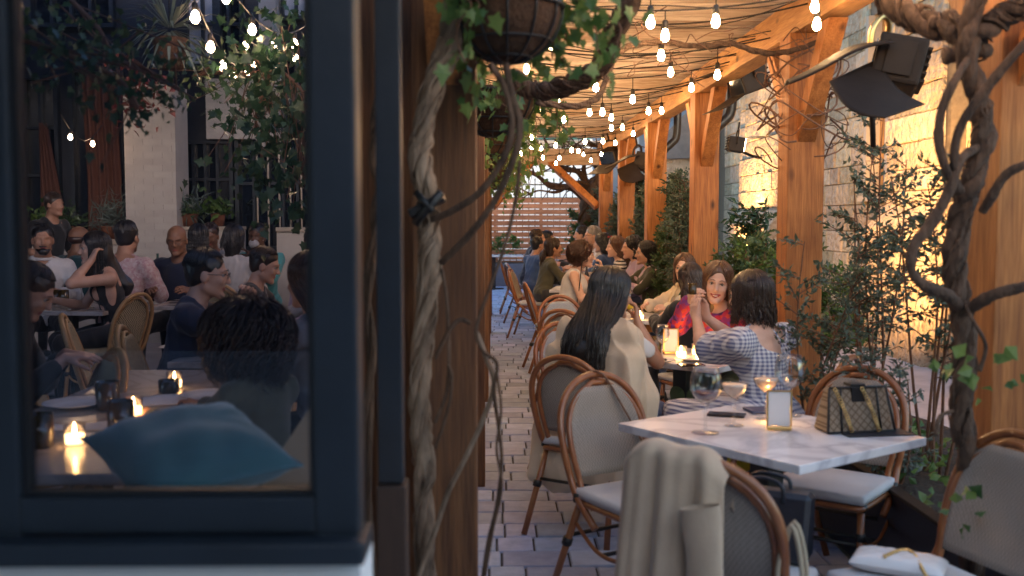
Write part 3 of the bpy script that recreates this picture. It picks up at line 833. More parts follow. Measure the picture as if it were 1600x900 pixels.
                ll = L*rr.uniform(.75, 1.08)
                endp = Pw[nsc-1].copy()
                bk = T((0, -.145*ww-.02, 0)); 
                drop = dn*ll
                Pw[:, 2] -= drop
                # gather behind the shoulders
                if st in ('long',) and not g('frontlocks'):
                    tgt = T((sx*.12, -(.06+.09*min(1,L/.4))*ww**.6-rr.uniform(0,.05)*min(1,L/.4)-(.05 if drp else 0), .30))
                    w_ = np.clip(dn*1.5, 0, 1); w_ = w_*w_*(3-2*w_)*min(1, L/.34)
                    Pw[:, 0] = Pw[:, 0]*(1-w_) + tgt[0]*w_ ; Pw[:, 1] = Pw[:, 1]*(1-w_*(.9 if sy<.3 else .75)) + tgt[1]*w_*(.9 if sy<.3 else .75)
                wav = g('wave', .006)
                p1, p2 = rr.uniform(0, 6.28, 2)
                if st in ('curly', 'bigcurly'):
                    cr = .012 if st == 'curly' else .018
                    fq = rr.uniform(16, 26) if st == 'curly' else rr.uniform(7, 13)
                    Pw[:, 0] += cr*np.sin(t*fq+p1); Pw[:, 1] += cr*np.cos(t*fq+p1); Pw[:, 2] += cr*.5*np.sin(t*fq*1.3+p2)
                    out_ = unit(np.array([sx, sy, 0]) @ Rh.T)
                    Pw += out_[None, :]*(np.sin(t*PI)*(.025 if st=='curly' else .05))[:, None]*hs
                else:
                    Pw[:, 0] += wav*dn*np.sin(dn*9+p1); Pw[:, 1] += wav*dn*np.cos(dn*8+p2)
                P[i] = Pw
            r0 = {'curly': .0032, 'bigcurly': .0026}.get(st, .0034 if near else .006)
            rad2 = np.ones((ns, 1))*r0*(1 - .75*t[None, :]**3)
            if st in ('curly','bigcurly') : P = P[:, ::1]
            V2, Q2 = tubes_np(P, rad2, 4); parts.append((V2, Q2))
        if st in ('curly', 'afro', 'bigcurly'):
            # small tufts that break up the outline
            nt_ = {'short': 500, 'bigcurly': 2600}.get(st, 900)
            idx = rr.integers(0, len(V), nt_)
            base = V[idx]; cc = headc + Rh @ np.array([0,-.02,.0])
            nrm = base - cc; nrm /= np.linalg.norm(nrm, axis=1)[:, None]
            if st == 'short': nrm = nrm*.35 + rr.normal(size=nrm.shape)*.2 + (Rh @ np.array([0,-.5,-.5]))
            else: nrm = nrm + rr.normal(size=nrm.shape)*.9
            nrm /= np.linalg.norm(nrm, axis=1)[:, None]
            ln = (.016 if st == 'short' else (.026 if st != 'bigcurly' else .055))
            tt = np.linspace(0, 1, 5)[None, :, None]
            P = base[:, None, :] + nrm[:, None, :]*tt*ln + (rr.normal(size=(nt_,1,3))*.012*tt**2 if st != 'short' else 0)
            if st != 'short':
                ax1 = np.cross(nrm, [0,0,1.])[:, None, :]; P = P + ax1*np.sin(tt*5+rr.uniform(0,6,(nt_,1,1)))*.008
            V2, Q2 = tubes_np(P, np.ones((nt_,1))*(.0022 if st=='short' else .0018)*(1-.8*np.linspace(0,1,5)[None,:]), 3); parts.append((V2, Q2))
        if st == 'pony':
            ns2 = 90; t = np.linspace(0, 1, 16)
            P = np.zeros((ns2, 16, 3)); a0 = Hd((0,-.105,.02)); pl = g('hl', .30)
            for i in range(ns2):
                off = rr.normal(size=3)*np.array([.018,.014,.01])
                P[i] = a0 + off*np.clip(t[:, None]*4, .4, 1.3) + np.stack([.012*np.sin(t*7+i), -.045*np.sin(np.minimum(t*2.2,1)*PI/1.6), -pl*t*rr.uniform(.8,1.05)], 1)
            V2, Q2 = tubes_np(P, np.ones((ns2,1))*.0055*(1-.7*t[None,:]**2), 4); parts.append((V2, Q2))
        if st == 'braids':
            ns2 = 26; t = np.linspace(0, 1, 24); P = np.zeros((ns2, 24, 3)); rd = np.zeros((ns2, 24))
            for i in range(ns2):
                a = R(60 + 240*i/ns2); st_ = Hd((math.sin(a)*.085, math.cos(a)*.1-.02, .03))
                P[i] = st_ + np.stack([.02*math.sin(a)*np.sin(t*3), -.02*t, -.22*t], 1); rd[i] = .007*(1+.3*np.sin(t*40))
            V2, Q2 = tubes_np(P, rd, 5); parts.append((V2, Q2))
        off = 0; VV = []; QQ = []
        for v, q in parts: VV.append(v); QQ.append(q+off); off += len(v)
        np_obj('hair', np.concatenate(VV), np.concatenate(QQ), hm, root)
    else:
        f.ell(Hd((0,-.020,.005)), np.array([.0785,.098,.055])*hs, Rh, k=.02)
        f.ell(Hd((0,.098,-.03)), np.array([.09,.11,.13])*hs, Rh, k=.012, sub=True)
        f.ell(Hd((0,-.02,-.10)), np.array([.12,.12,.06])*hs, Rh, k=.01, sub=True)
        V, Q, mi = f.mesh()
        if len(V): np_obj('hair', V, Q, hm, root)
    if g('beard'):
        f = SDF(.006)
        for q in (-1,1): f.cap(Hd((q*(jw+.003),.0,-.045)), Hd((q*.018,.074,-.092)), .0225*hs, .022*hs, k=.02)
        f.ell(Hd((0,.080,-.084)), np.array([.028,.022,.028])*hs, Rh, k=.02); f.cap(Hd((-.026,.092,-.046)), Hd((.026,.092,-.046)), .007*hs, k=.01)
        f.cap(Hd((-.014,.104,-.059)), Hd((.014,.104,-.059)), .009*hs, k=.005, sub=True)
        f.disp = folds(.003, 90, seed)
        V, Q, mi = f.mesh(); np_obj('beard', V, Q, hm, root)
    if g('glasses'):
        e = MB()
        for q in (-1,1):
            pts = [Hd((q*.031+.021*math.cos(w), .104, .011+.016*math.sin(w))) for w in np.linspace(0, 2*PI, 15)]
            e.tube(pts, .0015, 5); e.tube([Hd((q*.052,.103,.016)), Hd((q*.074,.05,.014)), Hd((q*.079,-.01,.012))], .0016, 5)
        e.tube([Hd((-.010,.105,.014)), Hd((0,.108,.017)), Hd((.010,.105,.014))], .0015, 5)
        e.build('glasses', M['blackm'], root)
    if g('ribbon'):
        e = MB(); c = Vector(Hd((0,-.115,.08)))
        for q in (-1,1): e.sphere(c+Vector((q*.03,0,.01)), .03, 8, 0, (1.1,.35,.6))
        e.tube([c, c+Vector((.01,-.03,-.09)), c+Vector((.0,-.04,-.20))], [.006,.012,.012], 6)
        e.tube([c, c+Vector((-.02,-.03,-.09)), c+Vector((-.03,-.04,-.17))], [.006,.012,.012], 6)
        e.build('ribbon', CL['redc'] if 'redc' in CL else M['redlips'], root)
    if g('mask'):
        f = SDF(.006); f.ell(Hd((0,.075,-.055)), np.array([.05,.042,.045])*hs, Rh, k=.01); f.cap(Hd((-.075,.0,-.02)), Hd((-.03,.07,-.04)), .005, k=.01); f.cap(Hd((.075,.0,-.02)), Hd((.03,.07,-.04)), .005, k=.01)
        V, Q, mi = f.mesh(); np_obj('face_mask', V, Q, CL['palegrey'], root)
    if g('straps'):
        e = MB()
        for q in (-1,1):
            e.tube([T((q*.055,-.118*ww,.475)), T((q*.030,-.132*ww,.42)), T((q*.018,-.130*ww,.385))], .004, 5)
            e.tube([T((q*.004,-.128*ww,.40)), T((q*.035,-.140*ww,.37)), T((q*.03,-.142*ww,.33)), T((q*.006,-.132*ww,.39))], .0035, 5)
            e.tube([T((q*.004,-.135*ww,.40)), T((q*.02,-.150*ww,.33)), T((q*.015,-.150*ww,.24))], .003, 5)
        e.build('tie_strap', CL['gingham'], root)
    root['hand_l'] = 0
    info = dict(root=root, headc=headc, AJ=AJ, Hd=Hd, T=T)
    del root['hand_l']
    return info
# ------------------------------------------------------------------ ground and paving
g = MB(); g.box(-60, 60, -30, 90, -.6, -.05); kind(g.build('ground', M['concrete']), 'structure')
def pavers(name, x0, x1, y0, y1, z, row, wmin, wmax, mat, gap=.006):
    V = []; Q = []; y = y0
    rr = random.Random(4)
    while y < y1:
        h = row; x = x0 - rr.random()*wmax
        while x < x1:
            w = rr.uniform(wmin, wmax)
            a, b, c, d = max(x, x0)+gap*.5, min(x+w, x1)-gap*.5, y+gap*.5, y+h-gap*.5
            if b-a > .03:
                zt = z + rr.uniform(-.003, .003); i = .005; tl = rr.uniform(-.003,.003)
                n = len(V)
                V += [(a,c,z-.03),(b,c,z-.03),(b,d,z-.03),(a,d,z-.03),(a,c,zt-.007),(b,c,zt-.007),(b,d,zt-.007),(a,d,zt-.007),(a+i,c+i,zt),(b-i,c+i,zt+tl),(b-i,d-i,zt+tl),(a+i,d-i,zt)]
                for k in range(4):
                    k2 = (k+1)%4; Q += [(n+k,n+k2,n+4+k2,n+4+k),(n+4+k,n+4+k2,n+8+k2,n+8+k)]
                Q.append((n+8,n+9,n+10,n+11))
            x += w
        y += h
    return kind(np_obj(name, V, Q, mat, smooth=False), 'structure')
pavers('paving', -.45, 1.62, 1.9, 25.5, 0.0, .215, .15, .33, M['paver'], .009)
g = MB(); g.box(-.45, 1.62, 1.9, 25.5, -.045, -.012); kind(g.build('paving_bed', M['sand']), 'structure')
g = MB(); g.sheet(lambda u, v: Vector((1.66+u*1.3, 2.4+v*20, .16 + .05*math.sin(u*9+v*31)*math.sin(v*57) + .04*math.sin(u*23+v*80))), 24, 200); kind(g.build('garden_soil', M['soil']), 'structure')
g = MB(); g.box(2.96, 4.9, 0, 24, -.04, .01); kind(g.build('path', M['concrete']), 'structure')
g = MB(); g.box(-9, -.47, 1.86, 14, -.04, .10); kind(g.build('terrace', M['concrete']), 'structure')

# ------------------------------------------------------------------ pergola
PY = [3.48, 5.94, 8.70, 11.35, 13.9, 16.5]
pg = empty('pergola', (0,0,0), 0, 'long cedar pergola with slatted roof over the dining alley', 'pergola')
for i, y in enumerate(PY):
    for x0 in (-.275, 1.66):
        if x0 < 0 and i > 2 and False: continue
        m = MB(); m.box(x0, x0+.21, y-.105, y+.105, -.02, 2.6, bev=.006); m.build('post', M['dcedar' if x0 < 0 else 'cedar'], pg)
        for sgn in (-1, 1):
            m = MB()
            ya, yb = y+sgn*.10, y+sgn*.62
            xx0, xx1 = x0+.055, x0+.155
            za, zb = 1.98, 2.585
            t = .12
            m.add([(xx0,ya,za),(xx1,ya,za),(xx1,yb,zb),(xx0,yb,zb),(xx0,ya,za+t*1.3),(xx1,ya,za+t*1.3),(xx1,yb-sgn*t*1.2,zb),(xx0,yb-sgn*t*1.2,zb)],
                  [(0,1,2,3),(4,7,6,5),(0,3,7,4),(1,5,6,2),(0,4,5,1),(3,2,6,7)])
            m.build('brace', M['cedar'], pg)
for x0 in (-.245, 1.69):
    m = MB(); m.box(x0, x0+.15, 1.0, 17.2, 2.603, 2.80, bev=.006); m.build('beam', M['cedar_h'], pg)
m = MB(); m.box(-.30, 1.95, 17.205, 17.34, 2.45, 2.72, bev=.006); m.build('end_beam', M['board'], pg)
for (xa, za, xb, zb) in ((1.64, 1.75, .90, 2.50), (-.05, 1.75, .6, 2.50)):
    m = MB(); m.tube([(xa, 16.62, za), (xb, 17.27, zb)], .075, 4, smooth=False); m.build('end_brace', M['cedar'], pg)
m = MB(); y = 4.9; rr = random.Random(3)
while y < 17.3:
    m.box(-.42, 2.00, y, y+.127, 2.905+rr.uniform(-.006,.006), 2.93, bev=0); y += .150+rr.uniform(-.002,.002)
m.build('roof', M['board'], pg)
m = MB(); m.box(-.44, 2.02, 4.85, 17.35, 2.96, 2.975); m.build('roof_membrane', M['blackm'], pg)  # added sheet that blocks the sky so the board gaps turn dark
for i in range(7):      # joists on the beams
    y = 3.48+i*2.62-1.3
    if y > 1.5: m = MB(); m.box(-.40, 1.98, y-.03, y+.03, 2.803, 2.902, bev=.004); m.build('rafter', M['board'], pg)

# ------------------------------------------------------------------ end fence, iron pickets, bench, planter
ff = empty('slat_fence', (0, 25, 0), 0, 'brown horizontal slat fence closing the far end of the alley', 'fence')
m = MB(); z = .28
while z < 1.95: m.box(-1.2, 2.1, -.015, .015, z, z+.120); z += .138
m.build('slat', M['slat'], ff)
for x in (-1.15, -.02, 1.1, 2.05):
    m = MB(); m.box(x-.04, x+.04, .02, .10, 0, 2.02); m.build('fence_post', M['slat'], ff)
fi = empty('iron_fence', (0, 25.5, 0), 0, 'black iron picket railing behind the slat fence', 'fence')
m = MB()
x = -1.2
while x < 2.6: m.tube([(x,0,.2),(x,0,2.5)], .013, 5, smooth=False); m.lathe([(.0,.09),(.022,.02),(.0,0)], (x,0,2.49), 6); x += .155
m.build('picket', M['blackm'], fi)
for z in (2.05, 2.38): m = MB(); m.box(-1.2, 2.6, -.02, .02, z, z+.035); m.build('rail', M['blackm'], fi)
pl = empty('planter_box', (.3, 23.9, 0), 0, 'long grey planter box at the foot of the slat fence', 'planter')
m = MB(); m.box(-1.4, 1.5, -.3, .3, 0, .52, bev=.01); m.build('box', pmat('grey_painted_box', (.13,.14,.19), .6, var=.2), pl)
m = MB(); m.box(-1.34, 1.44, -.24, .24, .52, .535); m.build('soil', M['soil'], pl)

# ------------------------------------------------------------------ stone building on the right
sb = empty('stone_building', (4.9, 0, 0), 0, 'pale limestone ashlar building wall lit warm beside the garden', 'building')
def ashlar(name, parent, x, y0, y1, z0, z1, proj, seed, rowh=.30, holes=(), mat=None):
    rr = random.Random(seed); m = MB(); z = z0
    while z < z1-.02:
        h = min(rowh*rr.choice((.8, 1, 1, 1.2)), z1-z); y = y0
        if z1-(z+h) < .1: h = z1-z
        while y < y1-.01:
            w = rr.uniform(.22, .75); 
            if y+w > y1-.15: w = y1-y
            hit = False; segs = [(y, y+w)]
            for (a, b, c, d) in holes:
                if z < d-.02 and z+h > c+.02:
                    ns = []
                    for (p, q) in segs:
                        if q <= a or p >= b: ns.append((p, q))
                        else:
                            if p < a: ns.append((p, a))
                            if q > b: ns.append((b, q))
                    segs = ns
            for (p, q) in segs:
                if q-p < .03: continue
                pr = proj + rr.uniform(-.012, .02); e = .004; b = .010
                n = len(m.v)
                f_ = [(-pr, p+e+b, z+e+b), (-pr, q-e-b, z+e+b), (-pr, q-e-b, z+h-e-b), (-pr, p+e+b, z+h-e-b)]
                k_ = [(-pr+.014, p+e, z+e), (-pr+.014, q-e, z+e), (-pr+.014, q-e, z+h-e), (-pr+.014, p+e, z+h-e)]
                r_ = [(-proj+.05, p+e, z+e), (-proj+.05, q-e, z+e), (-proj+.05, q-e, z+h-e), (-proj+.05, p+e, z+h-e)]
                m.add(f_+k_+r_, [(3,2,1,0)]+[(i,(i+1)%4,4+(i+1)%4,4+i) for i in range(4)]+[(4+i,4+(i+1)%4,8+(i+1)%4,8+i) for i in range(4)])
            y += w
        z += h
    return m.build(name, mat or M['stone'], parent)
m = MB()
for (a, b, c, d) in ((6, 12.4, -.1, 6.5), (12.4, 13.6, -.1, 1.85), (12.4, 13.6, 4.2, 6.5), (13.6, 21.6, -.1, 6.5), (21.6,30,-.1,6.5)): m.box(.035, .4, a, b, c, d)
m.build('backing', M['mortar'], sb)
ashlar('wall', sb, 0, 6, 22, 0, 6.5, 0, 1, holes=((12.4, 13.6, 1.85, 4.2),))
for i, (a, b) in enumerate(((10.6, 12.1), (16.6, 19.4), (7.0, 8.2))):
    ashlar('pilaster', sb, 0, a, b, 0, 6.5, .30, 20+i)
    m = MB(); m.box(-.262, .0, a+.03, b-.03, 0, 6.5); m.build('pilaster_core', M['mortar'], sb)
    m = MB(); m.prism([(-.48, 0), (0, 0), (0, 1.75), (-.30, 1.70), (-.48, 1.45)], a-.08, b+.08); m.build('pilaster_base', M['stone'], sb)
m = MB(); m.box(-.34, -.02, 6, 16.3, 0, .30, bev=.02); m.box(-.42, -.02, 6, 16.3, .303, .40, bev=.02); m.build('ledge', M['stone'], sb)
wn = MB(); wn.box(-.03, .30, 12.4, 12.5, 1.85, 4.2); wn.box(-.03, .30, 13.5, 13.6, 1.85, 4.2); wn.box(-.08, .3, 12.35, 13.65, 1.78, 1.85); w_ = wn.build('window', M['beigeplaster'], sb)
m = MB(); m.box(.20, .215, 12.5, 13.5, 1.85, 4.2); m.build('pane', M['litpane'], w_)
m = MB()
for a in (12.5, 12.98, 13.46): m.box(.15, .195, a, a+.045, 1.85, 4.2)
m.box(.15, .194, 12.546, 13.459, 3.0, 3.045); m.build('mullion', M['rattan_l'], w_)
# metal hatch against the ledge
hb = MB(); hb.box(-.9, .0, -.35, .35, 0, .34, bev=.01); hb.box(-.93, .0, -.38, .38, .343, .37); tag(hb.build('utility_box', M['coco'], None, (4.45, 12.6, .01)), 'brown metal cover box against the stone ledge', 'utility box')

# blue grey buildings seen past the posts
bb = empty('far_building', (4.2, 27, 0), 0, 'blue grey clad building behind the far posts', 'building')
m = MB(); m.box(-1.2, 6, 0, 5, 0, 7.5); m.build('wall', M['bluetarp'], bb)
m = MB(); m.box(.6, 1.0, -.06, -.003, 3.2, 6.0); m.build('banner', M['pinktarp'], bb)
m = MB()
for i in range(3): m.box(-.8+i*.5, -.45+i*.5, -.05, -.003, 2.6, 3.8)
m.build('window', M['litpane'], bb)
sh = empty('slate_roof_shed', (3.9, 23.2, 0), 0, 'small shed with sloping slate roof behind the shrubs', 'shed')
m = MB(); m.box(-.45, .95, -.5, 1.2, 0, 2.9); m.build('wall', M['stone'], sh)
m = MB(); m.prism([(-.75, 2.85), (.95, 2.9), (.95, 4.0), (.5, 4.1)], -.6, 1.3); m.build('roof', M['slate'], sh)
wb = empty('white_building', (0, 46, 0), 0, 'white building with a teal eave beyond the iron railing', 'building')
m = MB(); m.box(-14, 9, 0, 6, 0, 5.1); m.build('wall', M['whitewall'], wb)
m = MB(); m.box(-2.0, 4.2, -.5, 0, 5.103, 5.42); m.build('eave', M['tealpaint'], wb)
m = MB(); m.box(-14, 9, .2, 6, 5.103, 9); m.build('upper_wall', M['slate'], wb)

# ------------------------------------------------------------------ left: window wall in front, courtyard facade behind
wy = 1.70
X = lambda px, Y: W(px, 400, Y).x
Z = lambda py, Y: W(700, py, Y).z
fw = empty('casement_window', (0, wy, 0), 0, 'large dark blue steel framed window beside the vine post', 'window')
xa, xb, xc = X(33, wy), X(492, wy), X(562, wy)
zs = Z(768, wy)
fr = MB()
fr.box(xb, xc, -.035, .035, zs-.09, 2.6, bev=.006); fr.box(xa-.075, xa, -.035, .035, zs-.09, 2.6, bev=.006)
fr.box(xa, xb, -.034, .034, zs-.06, zs, bev=.004); fr.box(xa, xb, -.034, .034, 2.5, 2.6)
fr.box(xa-.9, xa-.78, -.035, .035, zs-.09, 2.6, bev=.006)
fr.build('frame', M['steel'], fw)
fr = MB(); fr.box(xa, xa+.010, -.02, .0, zs, 2.5); fr.box(xb-.010, xb, -.02, .0, zs, 2.5); fr.box(xa+.010, xb-.010, -.02, .0, zs, zs+.010); fr.build('glazing_bead', M['blackm'], fw)
si = MB(); si.box(xa-1.0, xc+.012, -.075, .05, Z(862, wy), zs-.064, bev=.008); si.build('sill', M['steel'], fw)
gp = MB(); gp.box(xa, xb, .004, .009, zs, 2.5); gp.build('pane', M['pane'], fw)
bw = empty('white_wall', (0, wy, 0), 0, 'low white wall under the dark window sill', 'wall')
m = MB(); m.box(-3.2, xc-.002, -.02, .15, -.05, Z(864, wy)); m.build('wall_panel', M['whitewall'], bw)
m = MB(); m.box(X(590,2.4), X(629,2.4), 2.37, 2.43, .93, 3.2, bev=.004); tag(m.build('steel_post', M['steel']), 'narrow dark steel upright between window and vine post', 'post')
m = MB(); m.box(X(588,2.4), X(634,2.4), 2.355, 2.445, -.05, .926, bev=.004); tag(m.build('wooden_pier', pmat('dark_stained_pier', (.05,.026,.018), .7, var=.3, stretch=(8,8,1))), 'short brown timber pier under the dark steel upright', 'post')
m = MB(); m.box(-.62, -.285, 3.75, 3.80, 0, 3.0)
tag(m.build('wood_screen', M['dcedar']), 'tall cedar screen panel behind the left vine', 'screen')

fc = empty('courtyard_building', (0, 12.6, 0), 0, 'dim courtyard facade with white brick column, seen through the window', 'building')
def X2(px, Y): return W(px, 400, Y).x
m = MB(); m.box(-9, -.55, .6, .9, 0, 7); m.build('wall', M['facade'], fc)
c0, c1 = X2(198, 12), X2(278, 12)
def brickcol(x0, x1, y0, y1, z0, z1, name):
    m = MB(); z = z0; r = 0
    while z < z1:
        xs = x0 - (.11 if r % 2 else 0)
        while xs < x1:
            a, b = max(xs, x0), min(xs+.22, x1)
            if b-a > .02: m.box(a+.003, b-.003, y0, y0+.1, z+.003, min(z+.071, z1))
            xs += .22
        z += .075; r += 1
    m.box(x0+.005, x1-.005, y0+.006, y1, z0, z1)
    return m.build(name, M['wbrick'], fc)
brickcol(c0, c1, -.6, -.1, 0, 3.1, 'brick_column')
brickcol(X2(300,12.3)+.0, X2(392,12.3), .4, .59, 2.55, 3.3, 'brick_band')  # band built in place of beam slabs reflected in the pane
brickcol(X2(392,12.3), X2(420,12.3), .3, .59, 2.4, 5.4, 'brick_pier')
m = MB(); m.box(-9, c0-.02, -.5, -.1, 0, 1.25); m.box(c1+.02, X2(368,12), -.5, -.1, 0, 1.42); m.box(X2(430,12), -.9, -.5, -.1, 0, 1.40); m.build('low_wall', M['wbrick'], fc)
m = MB(); m.box(-9, c0-.04, -.55, -.06, 1.253, 1.31); m.box(c1+.04, X2(368,12), -.55, -.06, 1.423, 1.46); m.box(X2(430,12), -.9, -.55, -.06, 1.403, 1.45); m.build('coping', M['beigeplaster'], fc)
def win(px0, px1, z0, z1, nx, nz, lit=None):
    a, b = X2(px0, 13.1), X2(px1, 13.1)
    f = MB(); t = .05
    f.box(a-t, a, .50, .595, z0-t, z1+t); f.box(b, b+t, .50, .595, z0-t, z1+t); f.box(a, b, .50, .595, z1, z1+t); f.box(a, b, .50, .595, z0-t, z0)
    for i in range(1, nx): q = a+(b-a)*i/nx; f.box(q-.018, q+.018, .52, .59, z0, z1)
    for i in range(1, nz): q = z0+(z1-z0)*i/nz; f.box(a, b, .521, .589, q-.018, q+.018)
    w = f.build('window', M['steel'], fc)
    p = MB(); p.box(a, b, .592, .598, z0, z1); p.build('pane', lit or M['darkpane'], w)
win(45, 90, 1.5, 3.3, 2, 3); win(120, 190, 1.5, 3.4, 3, 1); win(285, 360, 1.6, 2.5, 4, 2); win(375, 488, 1.2, 3.6, 5, 3)
win(300, 345, 3.5, 5.0, 2, 3, M['litpane']); win(345, 380, 3.5, 5.0, 2, 3); win(60, 180, 4.0, 5.6, 4, 2); win(425, 488, 4.1, 5.6, 3, 2, M['litpane'])
m = MB(); m.sheet(lambda u, v: Vector((X2(133,12.9)+u*.42+.02*math.sin(v*5), .40+.03*math.sin(u*28), 1.25+v*2.1)), 40, 8); cu = m.build('curtain', M['curtain'], fc)
m = MB(); m.sheet(lambda u, v: Vector((X2(60,12.9)+u*(.1+.25*(1-v)), .42+.03*math.sin(u*28), 1.25+v*1.5)), 40, 8); m.build('curtain', M['curtain'], fc)
m = MB()
for i in range(6): q = X2(385+18*i, 11.9); m.tube([(q, -.1, .9), (q, -.1, 3.0)], .012, 5)
m.build('door_mullion', M['beigeplaster'], fc)
# side building that closes the left courtyard
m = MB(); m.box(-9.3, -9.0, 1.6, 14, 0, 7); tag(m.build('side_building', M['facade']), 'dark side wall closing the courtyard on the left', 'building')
# drain pipes beside the posts
for (y, lab) in ((9.15, 'black drainpipe bending past the nearest fully visible post behind the brown haired women'), (11.9, 'black drainpipe with a bent top behind the second far post')):
    m = MB(); x = 1.93; m.tube(crom([(x, y, 0), (x, y, 1.2), (x, y, 2.2), (x+.02, y, 2.34), (x+.10, y, 2.42), (x+.16, y, 2.52), (x+.17, y, 2.9)], 5), .045, 10)
    t = m.build('drainpipe', M['blackm']); tag(t, lab, 'pipe')
    for z in (.7, 1.9):
        m = MB(); m.lathe([(.046,0),(.054,0),(.054,.03),(.046,.03)], (x, y, z), 12, closed=True); m.build('bracket', M['blackm'], t)

m = MB(); m.box(-16, 12, -9.4, -9, -.05, 6.0); tag(m.build('street_building', M['facade']), 'dark building front on the street side, reflected faintly in the window', 'building')  # added behind the camera, unseen; cuts the sky glow and pane reflection

ca = empty('courtyard_awning', (0,0,0), 0, 'dark glazed awning high over the courtyard tables', 'awning')  # added out of view to keep sky light off the courtyard
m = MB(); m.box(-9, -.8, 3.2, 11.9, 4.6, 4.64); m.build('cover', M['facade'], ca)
for i in range(7):
    m = MB(); m.box(-9, -.8, 3.4+i*1.35, 3.46+i*1.35, 4.48, 4.597); m.build('rafter', M['steel'], ca)

wa = empty('window_awning', (0,0,0), 0, 'dark awning over the pavement in front of the window', 'awning')  # added out of view, shields the left posts and window from the sky
m = MB(); m.box(-5, -.36, -3.0, 3.2, 2.86, 2.90); m.build('cover', M['facade'], wa)
for i in range(4):
    m = MB(); m.box(-5, -.36, -2.6+i*1.8, -2.52+i*1.8, 2.76, 2.857); m.build('rafter', M['steel'], wa)
# ------------------------------------------------------------------ chairs
def arch(z, zt=.895, zm=.66, w=.212, w0=.185):
    if z < zm: return w0 + (w-w0)*(1-((zm-z)/(zm-.44))**2)
    return w*math.sqrt(max(0, 1-((z-zm)/(zt-zm))**2.3))
def backy(z): return -.205 - .125*((z-.46)/.43)**1.1 if z > .46 else -.205+.0*(z)
def make_chair(rat, fab, seatm, label, group):
    root = empty('bistro_chair', (0,0,0), 0, label, 'chair', group)
    def archpath(dw, dy, zt, low):
        zs_ = [.50,.56,.62,.68,.74,.79,.83,.86,.88]
        k = (zt-.46)/.435
        L = [Vector((-(arch(z)-dw), backy(z)+dy, .46+(z-.46)*k)) for z in zs_]
        top = [Vector((x, backy(.893)+dy, .46+.434*k - abs(x)*.05)) for x in (-.035, 0, .035)]
        Rr = [Vector((-p.x, p.y, p.z)) for p in reversed(L)]
        return [Vector((-a, b, c)) for a, b, c in low] + L + top + Rr + [Vector((a, b, c)) for a, b, c in reversed(low)]
    m = MB(); m.tube(crom(archpath(0, 0, .895, [(.196,-.045,.335),(.202,-.12,.40),(.200,-.18,.45)]), 3), .0150, 9); m.build('back_frame', rat, root)
    m = MB(); m.tube(crom(archpath(.027, .022, .865, [(.165,-.150,.42),(.170,-.175,.455)]), 3), .0125, 8); m.build('inner_frame', rat, root)
    m = MB()
    def fs(u, v):
        z = .505+v*.345; w = max(arch(z, .868, .655, .19, .166)-.004, .002); x = (u*2-1)*w
        return Vector((x, backy(z)+.020+.022*(1-(u*2-1)**2)*-1*math.sin(PI*min(v*1.1,1)), z))
    m.sheet(fs, 14, 14); b = m.build('backrest', fab, root); so = b.modifiers.new('solid','SOLIDIFY'); so.thickness = .006
    m = MB(); m.box(-.205, .205, -.195, .215, .428, .470, bev=.020, smooth=True); m.build('seat', seatm, root)
    m = MB(); q = .19
    m.tube(crom([(-q,-.17,.415),(-q-.004,.0,.415),(-q,.17,.415),(-.15,.205,.415),(.15,.205,.415),(q,.17,.415),(q+.004,0,.415),(q,-.17,.415),(.15,-.195,.415),(-.15,-.195,.415),(-q,-.17,.415)], 3), .0125, 7); m.build('seat_frame', rat, root)
    for sx in (-1, 1):
        m = MB(); m.tube([(sx*.180,-.165,.425),(sx*.205,-.245,.2),(sx*.228,-.315,.0)], .0150, 9); m.build('leg', rat, root)
        m = MB(); m.tube([(sx*.178,.170,.425),(sx*.186,.192,.2),(sx*.196,.212,.0)], .0150, 9); m.build('leg', rat, root)
        m = MB(); m.tube(crom([(sx*.183,.183,.30),(sx*.188,.10,.245),(sx*.188,-.05,.245),(sx*.190,-.200,.33)], 4), .0085, 6); m.build('side_stretcher', rat, root)
    m = MB(); m.tube([(-.186,-.02,.235),(.186,-.02,.235)], .0085, 6); m.tube([(-.180,.185,.265),(.180,.185,.265)], .0085, 6); m.tube([(-.2,-.225,.265),(.2,-.225,.265)], .0085, 6); m.build('stretcher', M['bind'], root)
    for sx in (-1, 1):
        for (a, b_) in (((sx*.196,-.165,.418), (sx*.196,-.165,.452)), ((sx*.182,.172,.400), (sx*.182,.172,.430)), ((sx*.1835,.183,.285), (sx*.1835,.183,.315)), ((sx*.201,-.226,.255), (sx*.204,-.236,.225))):
            m = MB(); m.tube([a, b_], .021, 8); m.build('binding', M['bind'], root)
    return root
def face_yaw(dx, dy): return math.atan2(-dx, dy)      # object +Y turned to (dx,dy)
proto = None
LAB = lambda s: s
